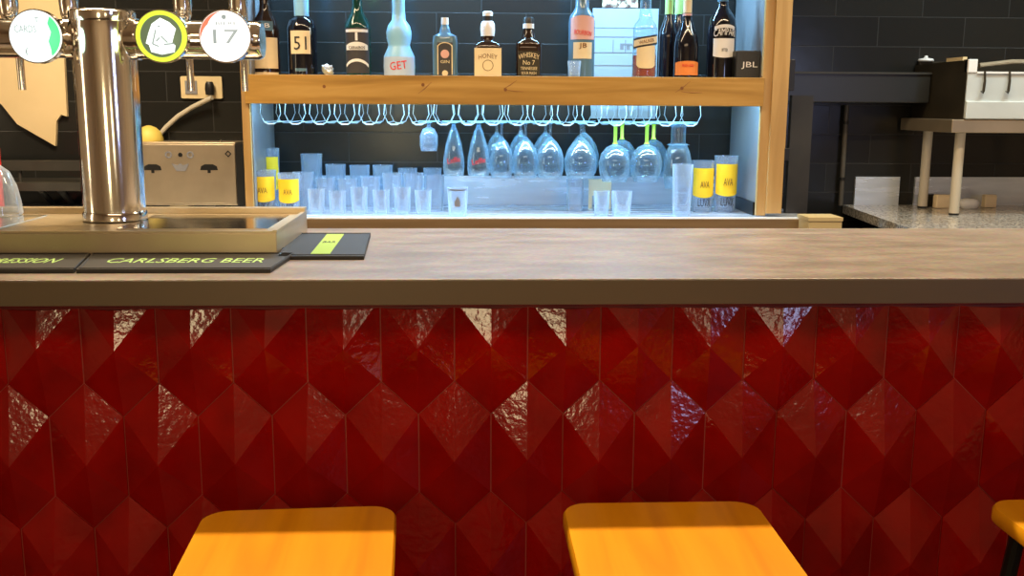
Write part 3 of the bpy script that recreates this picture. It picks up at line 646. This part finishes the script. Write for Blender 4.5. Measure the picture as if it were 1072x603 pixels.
# speaker
x0, x1, z0, z1 = fr(770, 797, 53, 80, 3.745)
spk = thing('speaker', 'small black speaker with white JBL lettering at the shelf end', 'speaker', ((x0 + x1) / 2, 3.745, ZS1)); w_ = (x1 - x0) / 2; h_ = z1 - ZS1
put('cabinet_shell', box(nb(), -w_, w_, 0.004, 0.11, 0, h_), 'black', spk, 0, bevel=.003); put('grille', box(nb(), -w_ + .003, w_ - .003, 0, 0.006, .003, h_ - .003), 'grille', spk, 0)
text('lettering', 'JBL', 'lab_white', spk, 0.060, 0.026, (0.004, -0.0015, h_ * 0.46))
# notice board on the wall behind bottles
x0, x1, z0, z1 = fr(619, 690, 9, 124, YW - 0.02)
nbz = (z0 + z1) / 2
no = thing('notice_board', 'pale ruled notice sheet on the wall behind the whisky bottles', 'notice board', ((x0 + x1) / 2, YW - 0.011, z0)); w_ = (x1 - x0) / 2; h_ = z1 - z0
put('sheet', box(nb(), -w_, w_, 0, 0.009, 0, h_), mat('pale_blue_sheet', (0.36, 0.43, 0.50), .6), no, 0)
bm = nb()
for y in (29, 38.5, 55, 68.5):
    z = at(650, y, Y=YW - .02).z - z0; box(bm, -w_ + .004, w_ - .004, -.001, .0005, z - .0016, z + .0016)
for x in (-.05, 0.0): box(bm, x, x + .003, -.001, .0005, h_ * .6, h_ * .72)
put('ruled_lines', bm, 'inkgrey', no, 0)
bm = nb()
zb_ = at(650, 48, Y=YW - .02).z - z0
box(bm, -0.02, 0.10, -.0012, .0005, zb_ + .002, zb_ + .010)
for k in range(5): box(bm, -0.02 + k * .026, -0.02 + k * .026 + .014, -.0012, .0005, zb_ - .014, zb_ + .003)
put('printed_row', bm, 'inkgrey', no, 0)
bm = nb()
for k in range(6): box(bm, -w_ + .02 + k * w_ / 3.1, -w_ + .024 + k * w_ / 3.1, -.001, .0005, 0.004, 0.09)
put('column_lines', bm, 'inkgrey', no, 0)
x0, x1, z0, z1 = fr(631, 669, -12, 8, YW - 0.02)
o = put('patterned_card', box(nb(), x0, x1, YW - .009, YW - .001, z0 + 0.002, z1), vary(mat('mottled_card', rough=.6), (0.10, 0.04, 0.03), (0.80, 0.58, 0.38), (45, 45, 45), lo=.42, hi=.55), None, 0)
tag(o, 'mottled tan card on the wall above the ruled notice sheet', 'card')

# ------------------------------------------------------------------ beer tower on the drip tray
ZD = ZT + 0.054; YD0 = 2.175
xr = at(290, 262, Y=YD0).x
tray = thing('drip_tray', 'long steel drip tray on the bar under the beer tower', 'drip tray', (0, YD0, ZT))
put('tray_body', box(nb(), -1.6, xr, 0, 0.42, 0, 0.051), 'goldsteel', tray, 0, bevel=.002)
bm = nb(); box(bm, -1.6, xr, -0.001, 0.006, 0.051, 0.055); box(bm, -1.6, xr, 0.385, 0.421, 0.051, 0.066); box(bm, xr - 0.008, xr + 0.001, 0.0, 0.42, 0.051, 0.057)
put('raised_rim', bm, 'goldsteel', tray, 0)
put('polished_well', box(nb(), xr - 0.36, xr - 0.03, 0.06, 0.34, 0.0511, 0.0535), 'chrome', tray, 0)
put('polished_well', box(nb(), xr - 0.98, xr - 0.62, 0.06, 0.34, 0.0511, 0.0535), 'chrome', tray, 0)
YT = 2.42
pb = at(122, 240, Y=YT); st = YT / F
zt_ = at(115, 14, Y=YT).z; 
tower = thing('beer_tower', 'tall polished chrome beer column with a crossbar of taps', 'beer tower', (pb.x, YT, ZD))
R = 30.5 * st; H = zt_ - ZD
put('column', lathe(nb(), [(R * 1.0, 0.0005), (R, H - .045), (R * 1.0, H - .012), (R * .98, H - .004), (R * .9, H)], 56), 'chrome', tower)
put('column_base', lathe(nb(), [(R * 1.04, 0.0005), (R * 1.04, 0.016), (R * 1.01, 0.020)], 56, caps=False), 'chrome', tower)
put('column_cap', lathe(nb(), [(R * 1.03, H - .020), (R * 1.05, H - .016), (R * 1.05, H + .002), (R * .98, H + .006), (R * .5, H + .010)], 56), 'chrome', tower)
zb = at(115, 41, Y=YT).z - ZD; rb = 19 * st
xa = at(-60, 41, Y=YT).x - pb.x; xb = at(275, 41, Y=YT).x - pb.x
bm = nb()
for sgn, xe in ((-1, xa), (1, xb)):
    tube(bm, [(sgn * R * .8, 0, zb), (xe - sgn * .008, 0, zb), (xe, 0, zb)], [rb, rb, rb * .9], 36)
put('crossbar', bm, 'chrome', tower)
put('crossbar_collar', tube(nb(), [(R * .94, 0, zb), (R * 1.14, 0, zb)], rb * 1.08, 36), 'chrome', tower)
put('crossbar_collar', tube(nb(), [(-R * .94, 0, zb), (-R * 1.14, 0, zb)], rb * 1.08, 36), 'chrome', tower)
def emis(name, col, s_): return mat(name, tuple(c * .15 for c in col), 0.4, emis=col, estr=s_)
M['glow_white'] = emis('backlit_white', (0.93, 1.0, 0.98), 1.35)
M['glow_green'] = emis('backlit_green', (0.12, 0.85, 0.32), 1.1)
M['glow_lime'] = emis('backlit_lime', (0.75, 0.95, 0.06), 1.15)
M['glow_grey'] = emis('backlit_grey_green', (0.13, 0.17, 0.09), 1.0)
M['glow_red'] = emis('backlit_red', (1.0, 0.22, 0.12), 1.1)
M['glow_ink'] = emis('backlit_grey_ink', (0.33, 0.38, 0.36), 1.0)
M['glow_warm'] = emis('backlit_warm_white', (1.0, 0.97, 0.93), 1.35)
def badge(px, py, rpx, kind, label):
    Yb = YT - rb - 0.022; s = Yb / F
    p = at(px, py, Y=Yb)
    t = thing('tap_badge', label, 'tap badge', (p.x, Yb, p.z)); r = rpx * s
    put('housing', disc(nb(), r * 1.05, 0.0, 0.020, n=48), 'chrome', t)
    put('neck', tube(nb(), [(0, 0.019, 0), (0, 0.024, 0)], 0.016, 20), 'chrome', t)
    d = bpy.data.lights.new('badge_light', 'POINT'); d.energy = 0.12; d.shadow_soft_size = 0.03; d.color = {'green': (.6, 1, .8), 'lime': (.85, 1, .5), 'red': (1, .9, .8)}[kind]
    lo = bpy.data.objects.new('badge_light', d); COL.objects.link(lo); lo.parent = t; lo.location = (0, -0.05, 0)
    if kind == 'green':
        put('lit_face', disc(nb(), r, -0.003, 0.0, n=48), 'glow_white', t)
        pts = [(r * .97 * math.cos(a), r * .97 * math.sin(a)) for a in [(-52 + 104 * k / 10) * PI / 180 for k in range(11)]] + [(r * .5, r * .5), (r * .62, r * .15), (r * .5, -r * .2), (r * .58, -r * .5)]
        put('green_panel', prism(nb(), pts, -0.0036, -0.0028), 'glow_green', t, 0)
        text('lettering', 'CARDS', 'glow_ink', t, r * .85, r * .28, (-r * .36, -.0045, r * .28)); text('small_mark', 'T', 'glow_ink', t, r * .18, r * .2, (r * .1, -.0045, r * .62)); text('lower_mark', '(', 'glow_ink', t, r * .12, r * .35, (-r * .35, -.0045, -r * .6))
    elif kind == 'lime':
        put('lit_ring', disc(nb(), r, -0.004, 0.0, n=48, ri=r * .83), 'glow_lime', t); put('lit_face', disc(nb(), r * .83, -0.002, 0.0, n=48), 'glow_grey', t)
        pts = [(-.62, -.28), (-.5, .1), (-.35, .48), (0, .72), (.35, .55), (.6, .3), (.5, 0), (.42, -.26), (.55, -.36), (.5, -.62), (0, -.72), (-.42, -.62), (-.5, -.34)]
        put('white_crest', prism(nb(), [(a * r, b * r) for a, b in pts], -0.0032, -0.002), 'glow_white', t, 0)
        bm = nb()
        for seg in (((-.35, -.3), (-.2, .25)), ((.0, .0), (.25, -.25)), ((-.2, -.2), (-.05, -.05)), ((.1, -.32), (.5, -.28)), ((-.35, -.3), (-.1, -.4)), ((-.1, .38), (-.02, .38))):
            tube(bm, [(seg[0][0] * r, -.0032, seg[0][1] * r), (seg[1][0] * r, -.0032, seg[1][1] * r)], r * .03, 6)
        put('crest_lines', bm, 'glow_ink', t)
    else:
        put('lit_face', disc(nb(), r, -0.003, 0.0, n=48), 'glow_warm', t)
        A = [(100 + 90 * k / 12) * PI / 180 for k in range(13)]
        pts = [(r * .98 * math.cos(a), r * .98 * math.sin(a)) for a in A] + [(r * (.80 + .17 * abs(2 * k / 12 - 1)) * math.cos(A[12 - k]), r * (.80 + .17 * abs(2 * k / 12 - 1)) * math.sin(A[12 - k])) for k in range(13)]
        put('red_arc', prism(nb(), pts, -0.0036, -0.0028), 'glow_red', t, 0)
        text('lettering', '17', 'glow_ink', t, r * 1.0, r * .55, (r * .05, -.0045, -r * .02)); text('small_lettering', 'BIERE', 'glow_ink', t, r * .85, r * .12, (r * .1, -.0045, r * .5)); put('small_mark', disc(nb(), r * .09, -.0036, -.0028, 0, r * .75, 14), 'glow_ink', t)
badge(37.5, 38, 25.3, 'green', 'backlit white and green round tap badge left of the chrome column')
badge(169, 38, 25, 'lime', 'backlit round tap badge with lime ring and white crest')
badge(235.5, 38, 25, 'red', 'backlit white round tap badge with red arc at upper left')
def tap(px, label):
    p = at(px, 41, Y=YT + rb + .03); s = st
    t = thing('beer_tap', label, 'tap', (p.x, YT + rb - .002, ZD + zb))
    put('tap_body', tube(nb(), [(0, 0, 0), (0, 0.05, 0), (0, 0.07, -.01)], [.015, .014, .012], 16), 'chrome', t)
    put('spout', tube(nb(), [(0, 0.062, 0.0), (0, 0.068, -.035), (0, 0.07, -.115)], [.012, .009, .0085], 14), 'chrome', t)
    put('tap_handle', lathe(nb(), [(.006, .04), (.016, .048), (.020, .06), (.022, .085), (.020, .14), (.016, .18), (.004, .19)], 20, cy=0.03), 'chrome', t)
    put('handle_stem', lathe(nb(), [(.007, .010), (.006, .045)], 14, cy=0.03), 'chrome', t)
for px, l in ((12, 'chrome tap at the far left behind the green badge'), (75, 'chrome tap just left of the chrome column'), (193, 'chrome tap between the lime-ringed and red badges'), (251, 'chrome tap at the right end of the crossbar')): tap(px, l)

# clear glass dome on tray at left edge
p = at(-3, 228, Y=2.50)
g = thing('glass_jug', 'clear domed glass on the drip tray at the left edge', 'glass', (p.x, 2.50, ZD + 0.001)); s = 2.5 / F
put('glass_body', lathe(nb(), [(24 * s, 0), (25 * s, .004), (24 * s, .03), (21 * s, .07), (15 * s, .105), (6 * s, .122), (1 * s, .124)], 36, caps=False), 'glass_haze', g)

# ------------------------------------------------------------------ bar mats
def mat_thing(label, pts, txt=None, tl=None):
    xs = [p[0] for p in pts]; ys = [p[1] for p in pts]; cx = sum(xs) / 4; cy = sum(ys) / 4
    t = thing('bar_mat', label, 'bar mat', (cx, cy, ZT))
    q = [(x - cx, y - cy) for x, y in pts]
    put('rubber_base', prism(nb(), q, 0.0, 0.008, 'xy'), 'rubber', t, 0)
    q2 = [(x * .985, y * .93) for x, y in q]
    bm = nb()
    for i in range(4): a, b = q2[i], q2[(i + 1) % 4]; tube(bm, [(a[0], a[1], .008), (b[0], b[1], .008)], .002, 6)
    put('raised_edge', bm, 'rubber', t)
    return t, cx, cy
ym0, ym1 = at(150, 286, Z=ZT).y, YD0 - 0.003
a = at(-75, 280, Z=ZT).x; b = at(85, 284, Z=ZT).x; b2 = at(97, 270, Z=ZT).x
t, cx, cy = mat_thing('black bar mat with green lettering, cut off at the left edge', [(a, ym0), (b - .005, ym0), (b2 - .010, ym1), (a, ym1)])
text('lettering', 'BIERE PRESSION', 'greentext', t, at(76, 276, Z=ZT).x - a - .04, 0.058, (-.015, 0.0, .0085), flat=True)
c = at(283, 286, Z=ZT).x
t, cx, cy = mat_thing('black bar mat with green lettering below the beer tower', [(b, ym0), (c, ym0), (c + .012, ym1), (b2 - .005, ym1)])
text('lettering', 'CARLSBERG BEER', 'greentext', t, at(268, 276, Z=ZT).x - at(105, 276, Z=ZT).x, 0.058, (0.005, 0.0, .0085), flat=True)
Yn = at(340, 272, Z=ZT).y; Yf_ = at(340, 247, Z=ZT).y
pts = [(at(291, 272, Z=ZT).x, Yn), (at(381, 272, Z=ZT).x, Yn), (at(388, 247, Z=ZT).x, Yf_), (at(291, 247, Z=ZT).x + .03, Yf_)]
t, cx, cy = mat_thing('black bar mat with one lime patch right of the drip tray', pts)
x0 = at(327, 268, Z=ZT).x; x1 = at(347, 268, Z=ZT).x; x2 = at(359, 250, Z=ZT).x; x3 = at(341, 250, Z=ZT).x
put('lime_patch', prism(nb(), [(x0 - cx, Yn + .03 - cy), (x1 - cx, Yn + .03 - cy), (x2 - cx, Yf_ - .03 - cy), (x3 - cx, Yf_ - .03 - cy)], .0078, .0088, 'xy'), 'green', t, 0)
text('patch_text', 'BAR', 'rubber', t, .03, .03, ((x0 + x1 + x2 + x3) / 4 - cx, 0.02, .009), flat=True)

# ------------------------------------------------------------------ left back wall items
def flat_at(name, m, pts, Y, d, parent=None, smooth=0):
    return put(name, prism(nb(), [(lambda p: (p.x, p.z))(at(x, y, Y=Y)) for x, y in pts], Y, Y + d), m, parent, smooth)
o = flat_at('beige_board', 'beige', [(-60, -40), (66, -40), (67, 60), (70, 122), (64, 120), (59, 127), (58, 153), (18, 130), (2, 110), (-60, 60)], YW - .02, .018)
tag(o, 'large beige board with ragged slanted lower edge on the left wall', 'board')
def rail(pts): return flat_at('x', 'darkwall', pts, 0, 0)
o = thing('wall_shelf', 'black metal shelf with slanted brackets behind the beer column, left', 'shelf')
x0, x1, z0, z1 = fr(-60, 92, 168, 178, 3.95); put('upper_rail', box(nb(), x0, x1, 3.93, 3.96, z0, z1), 'darkwall', o, 0)
x0, x1, z0, z1 = fr(-60, 92, 190, 198, 3.95); put('shelf_plate', box(nb(), x0, x1, 3.87, YW - .002, z0, z1), 'darkwall', o, 0)
for px in (42, 62):
    a = at(px, 198, Y=3.9); b = at(px + 14, 222, Y=YW - .01); put('bracket', tube(nb(), [a, (b.x, YW - .012, ZWK + .002)], .011, 10), 'darkwall', o)
a = at(20, 176, Y=3.95); b = at(20, 194, Y=3.95)
for px in (-30, 20, 88): a = at(px, 178, Y=3.94); b = at(px, 190, Y=3.94); put('upright', tube(nb(), [(a.x, 3.945, z1 - .001), (a.x, 3.945, a.z + .001)], .008, 8), 'darkwall', o)
# red bottle sliver
p = at(-13, 150, Y=3.75); o = thing('squeeze_bottle', 'red bottle edge just showing at the far left', 'bottle', (p.x, 3.78, ZWK))
put('bottle_body', lathe(nb(), [(.026, .001), (.026, .24), (.018, .27), (.010, .29), (.007, .36), (.003, .38)], 20), 'red', o)
# socket
x0, x1, z0, z1 = fr(190, 232, 80, 103, YW - .01)
so = thing('wall_socket', 'white double wall socket with black plug, right of the beer column', 'socket', ((x0 + x1) / 2, YW - .0005, (z0 + z1) / 2)); w_ = (x1 - x0) / 2; h_ = (z1 - z0) / 2
put('face_plate', prism(nb(), rrect(2 * w_, 2 * h_, .006), -.012, 0), 'cream', so, 0)
put('socket_well', disc(nb(), h_ * .62, -.0135, -.011, -w_ * .5, 0, 24, h_ * .5), 'cream', so)
put('switch', box(nb(), -w_ * .78, -w_ * .2, -.016, -.011, -h_ * .6, h_ * .6), 'inkgrey', so, 0)
put('plug', loft(nb(), [(.016, .014, -.03), (.019, .017, -.005), (.017, .016, .012), (.012, .012, .022)], 16, cx=w_ * .45, cy=-.028), 'black', so)
P_ = [at(222, 102, Y=4.10), at(214, 106, Y=4.11), at(200, 113, Y=4.12), at(186, 122, Y=4.125), at(174, 133, Y=4.13), at(163, 146, Y=4.13), at(158, 170, Y=4.13)]
o = put('power_cable', tube(nb(), P_, .0095, 12), mat('pale_cable', (0.55, 0.50, 0.40), .5), None, 40); tag(o, 'thick pale grey cable running down from the socket', 'cable')
# steel machine
x0, x1, z0, z1 = fr(128, 246, 149, 215, 3.93)
mc = thing('steel_appliance', 'brushed steel box with cut-out handles behind the beer column', 'appliance', ((x0 + x1) / 2, 3.93, ZWK)); w_ = (x1 - x0) / 2; h_ = z1 - ZWK; b_ = z0 - ZWK
M['warmsteel'] = vary(mat('warm_brushed_steel', metal=0.75, rough=0.4), (0.42, 0.34, 0.24), (0.56, 0.46, 0.33), (4, 4, 4))
put('body', box(nb(), -w_, w_, 0.004, 0.17, b_, h_), 'warmsteel', mc, 0, bevel=.003)
put('front_plate', box(nb(), -w_ + .004, w_ - .002, -0.002, 0.006, b_ + .008, h_ - .008), 'warmsteel', mc, 0, bevel=.002)
put('side_trim', box(nb(), w_ + .001, w_ + .030, -0.004, 0.17, b_ + .002, h_ - .004), 'black', mc, 0)
def L_(px, py): p = at(px, py, Y=3.93); return p.x - (x0 + x1) / 2, p.z - ZWK
for px in (160, 219):
    a, b = L_(px, 176); s = 3.93 / F
    bm = nb(); prism(bm, [(a - 9 * s, b - 2 * s), (a + 9 * s, b - 2 * s), (a + 8 * s, b + 2 * s), (a + 4 * s, b + 4 * s), (a - 4 * s, b + 4 * s), (a - 8 * s, b + 2 * s)], -.004, -.001); box(bm, a - 1.5 * s, a + 1.5 * s, -.004, -.001, b - 5 * s, b - 2 * s)
    put('handle_cutout', bm, 'black', mc, 0)
a, b = L_(189, 174); bm = nb(); prism(bm, [(a - 9 * s, b + 3 * s), (a - 3 * s, b + 1 * s), (a, b + 3 * s), (a + 3 * s, b + 1 * s), (a + 9 * s, b + 3 * s), (a + 5 * s, b - 5 * s), (a - 4 * s, b - 5 * s)], -.004, -.001)
put('front_badge', bm, 'inkgrey', mc, 0)
a, b = L_(189, 162); put('button', disc(nb(), 2.2 * s, -.005, -.001, a, b, 16), 'black', mc)
for dx in (-12, 10): put('dial', disc(nb(), 3.6 * s, -.005, -.001, a + dx * s, b, 18, 2 * s), 'inkgrey', mc)
a, b = L_(239, 161); bm = nb(); disc(bm, 3.5 * s, -.004, -.001, a, b, 4, 2.1 * s); put('side_mark', bm, 'black', mc, 0)
a, b = L_(230, 148); put('screw', lathe(nb(), [(.006, b - .004), (.006, b + .003), (.003, b + .006)], 12, cx=a, cy=.02), 'chrome', mc)
a, b = L_(185, 216); put('foot_post', box(nb(), a - .035, a + .035, .03, .12, 0.0005, b_), 'cream', mc, 0)
for dx in (-.16, .16): put('foot_bar', box(nb(), a + dx - .02, a + dx + .02, .03, .12, 0.0005, b_), 'black', mc, 0)
# yellow sponge-like dome on the machine
p = at(158, 150, Y=4.02); o = put('yellow_dome', lathe(nb(), [(.052, 0), (.054, .008), (.045, .035), (.028, .052), (.008, .060), (.001, .061)], 28), mat('dull_yellow_plastic', (.72, .56, .12), .5), None, 50, (p.x - .01, 4.035, ZWK + h_)); tag(o, 'dull yellow dome lying on top of the steel box', 'lid')

# ------------------------------------------------------------------ right of the cabinet
bkp = thing('black_panel', 'tall black panel screen on the wall right of the cabinet', 'panel')
x0, x1, z0, z1 = fr(822, 852, 100, 236, 3.80); put('front_board', box(nb(), x0, x1, 3.80, 3.83, ZWK - .2, z1), 'darkwall', bkp, 0)
o = thing('pipe', 'thin dark vertical pipe on the wall right of the cabinet', 'pipe'); p = at(887, 110, Y=4.12); p2 = at(884, 212, Y=4.12)
put('pipe_run', tube(nb(), [(p.x, 4.125, p.z), (p.x, 4.125, ZWK)], .010, 12), mat('dark_grey_pipe', (.08, .07, .055), .45), o)
for zz in (1.15, 1.38): put('pipe_clip', tube(nb(), [(p.x, 4.125, zz), (p.x, 4.125, zz + .012)], .0135, 12), 'blackmetal', o)
lg = thing('wall_ledge', 'deep black ledge on the wall between cabinet and griddle', 'ledge')
x0, x1, z0, z1 = fr(822, 975, 77, 107, 3.98)
put('ledge_body', box(nb(), x0, x1, 3.98, YW - .002, z0, z1), mat('black_satin_board', (.022, .022, .02), .3), lg, 0, bevel=.004)
put('ledge_lip', box(nb(), x0, x1, 3.972, 3.99, z1 - .004, z1 + .004), 'darkwall', lg, 0)
x0, x1, z0, z1 = fr(821, 829, 62, 95, 3.675)
put('bracket', box(nb(), xR2 + .0002, xR2 + .022, -.01, .02, z0, z1), 'black', cab, 0, bevel=.002)
z0 = at(820, 168, Y=3.7).z; z1 = at(820, 155, Y=3.7).z
put('bracket', box(nb(), xn + .0002, xn + .020, -.01, .02, z0, z1), 'black', cab, 0, bevel=.002)
x0, x1, z0, z1 = fr(846, 882, 228, 244, 3.50)
M['box_cream'] = mat('cream_carton', (.62, .50, .26), .6)
o = thing('cream_carton', 'cream carton standing behind the bar right of the cabinet', 'box', ((x0 + x1) / 2, 3.5, 0))
put('carton_body', box(nb(), (x0 - x1) / 2, (x1 - x0) / 2, 0, .12, .72, z1), 'box_cream', o, 0, bevel=.002); put('lid_flap', box(nb(), (x0 - x1) / 2 - .002, (x1 - x0) / 2 + .002, -.002, .122, z1 - .012, z1 + .001), 'box_cream', o, 0)
o2 = thing('under_shelf', 'dark low shelf unit behind the bar carrying the cream carton', 'shelf', ((x0 + x1) / 2, 3.5, 0))
put('shelf_unit', box(nb(), (x0 - x1) / 2 - .02, (x1 - x0) / 2 + .02, -.01, .13, 0, .7195), 'darkwall', o2, 0)

M['whitesteel'] = vary(mat('bright_satin_steel', metal=0.25, rough=0.35), (0.62, 0.68, 0.68), (0.74, 0.80, 0.80), (4, 4, 4))
# griddle on its stand
YG = 3.70
gx = at(1010, 100, Y=YG).x
gd = thing('griddle', 'steel counter-top griddle with dark side standing on the small table', 'griddle', (gx, YG, 0))
zt1 = at(1010, 62, Y=YG).z; zt0 = at(1010, 125, Y=YG).z; zmid = at(1010, 106, Y=YG).z; zlip = at(1010, 76, Y=YG).z
GW = 0.55; GD = 0.44
put('side_plate', prism(nb(), [(0, zt0), (GD, zt0), (GD, zt1 - .005), (0, zt1)], 0.0, 0.012, 'yz'), 'dullsteel', gd, 0)
put('side_plate', prism(nb(), [(0, zt0), (GD, zt0), (GD, zt1 - .005), (0, zt1)], GW - .012, GW, 'yz'), 'dullsteel', gd, 0)
put('front_panel', box(nb(), 0.002, GW, -0.006, 0.012, zmid, zlip), 'whitesteel', gd, 0)
put('lower_panel', box(nb(), 0.002, GW, -0.016, 0.010, zt0 + .002, zmid), 'whitesteel', gd, 0, bevel=.003)
put('corner_block', box(nb(), 0.0, 0.034, -0.010, 0.02, zlip, zt1), 'white', gd, 0, bevel=.002)
put('cooking_tray', box(nb(), 0.012, GW - .012, 0.012, GD, zt0 + .02, zlip - .004), 'dullsteel', gd, 0)
put('cream_tab', box(nb(), -0.004, .012, .03, .16, zt1 - .003, zt1 + .010), 'cream', gd, 0)
put('front_lip', box(nb(), 0.034, GW, -0.012, 0.02, zlip - .003, zlip + .004), 'white', gd, 0)
put('back_guard', box(nb(), 0.012, GW, GD - .015, GD, zlip - .01, zt1 + .01), 'dullsteel', gd, 0)
for px in (1031, 1057):
    a = at(px, 76, Y=YG - .012).x - gx; b = at(px - 1, 97, Y=YG).z
    put('lever', tube(nb(), [(a, -.012, zlip + .006), (a, -.018, zlip - .03), (a - .003, -.02, b + .006), (a - .008, -.018, b)], [.004, .0045, .005, .008], 10), 'dullsteel', gd)
put('grate_bar', tube(nb(), [(0.07, .05, zt1 - .02), (.2, .06, zt1 - .005), (GW - .02, .06, zt1 - .004)], .009, 10), 'warmsteel', gd)
x_ = at(975, 62, Y=3.95)
o = thing('white_cup_lid', 'small white lid on top of the griddle side', 'lid', (x_.x + .0, YG + GD - .04, zt1 + .0105)); put('lid_disc', lathe(nb(), [(.03, 0), (.032, .004), (.028, .010), (.008, .014), (.006, .022), (.001, .024)], 24), 'white', o)
o.location = (gx + .040, YG + GD - .0075, zt1 + .0105)
tb = thing('side_table', 'small steel stand with pale legs under the griddle', 'table', (gx, YG, ZWK))
tz1 = zt0 - ZWK; tz0 = at(1010, 139, Y=YG).z - ZWK
put('table_top', box(nb(), -.045, GW + .05, -.012, GD - .004, tz0, tz1 - .0005), 'warmsteel', tb, 0, bevel=.003)
M['legpaint'] = mat('pale_grey_leg', (.55, .50, .40), .4)
lx = at(1003, 170, Y=3.75).x - gx
for x in (lx, lx + .58):
    for y in (.05, .32):
        l = put('leg', tube(nb(), [(x, y, tz0), (x, y, .008)], .0185, 16), 'legpaint', tb); put('leg_foot', tube(nb(), [(x, y, .008), (x, y, 0.0005)], .0185, 16), 'black', l)
# little blocks on granite
for px, Y, w, h, m, l, c in ((981, 4.06, .055, .045, 'dullsteel', 'dark square block left of the cream block on the granite', 'block'), (988, 4.02, .075, .050, 'lab_cream', 'cream sponge block between the stand legs', 'sponge'), (1036, 4.05, .05, .048, 'lab_cream', 'cream block right of the white soap on the granite', 'sponge')):
    p = at(px, 205, Y=Y); o = thing('sponge' if c == 'sponge' else 'small_block', l, c, (p.x, Y if px != 981 else 4.10, ZWK)); put('block_body', prism(nb(), rrect(w, .035 if px != 981 else .04, .006), .0005, h, 'xy'), m, o, 0, bevel=.003)
    put('top_layer', prism(nb(), rrect(w * .96, .032, .006), h, h + .004, 'xy'), m, o, 0)
p = at(1016, 205, Y=3.99); o = put('soap_dish', loft(nb(), [(.030, .022, .0005), (.038, .028, .010), (.040, .030, .024), (.034, .025, .036), (.02, .014, .040)], 24, 2.8), 'white', None, 50, (p.x, 4.0, ZWK)); tag(o, 'small white rounded dish behind the front stand leg', 'dish')
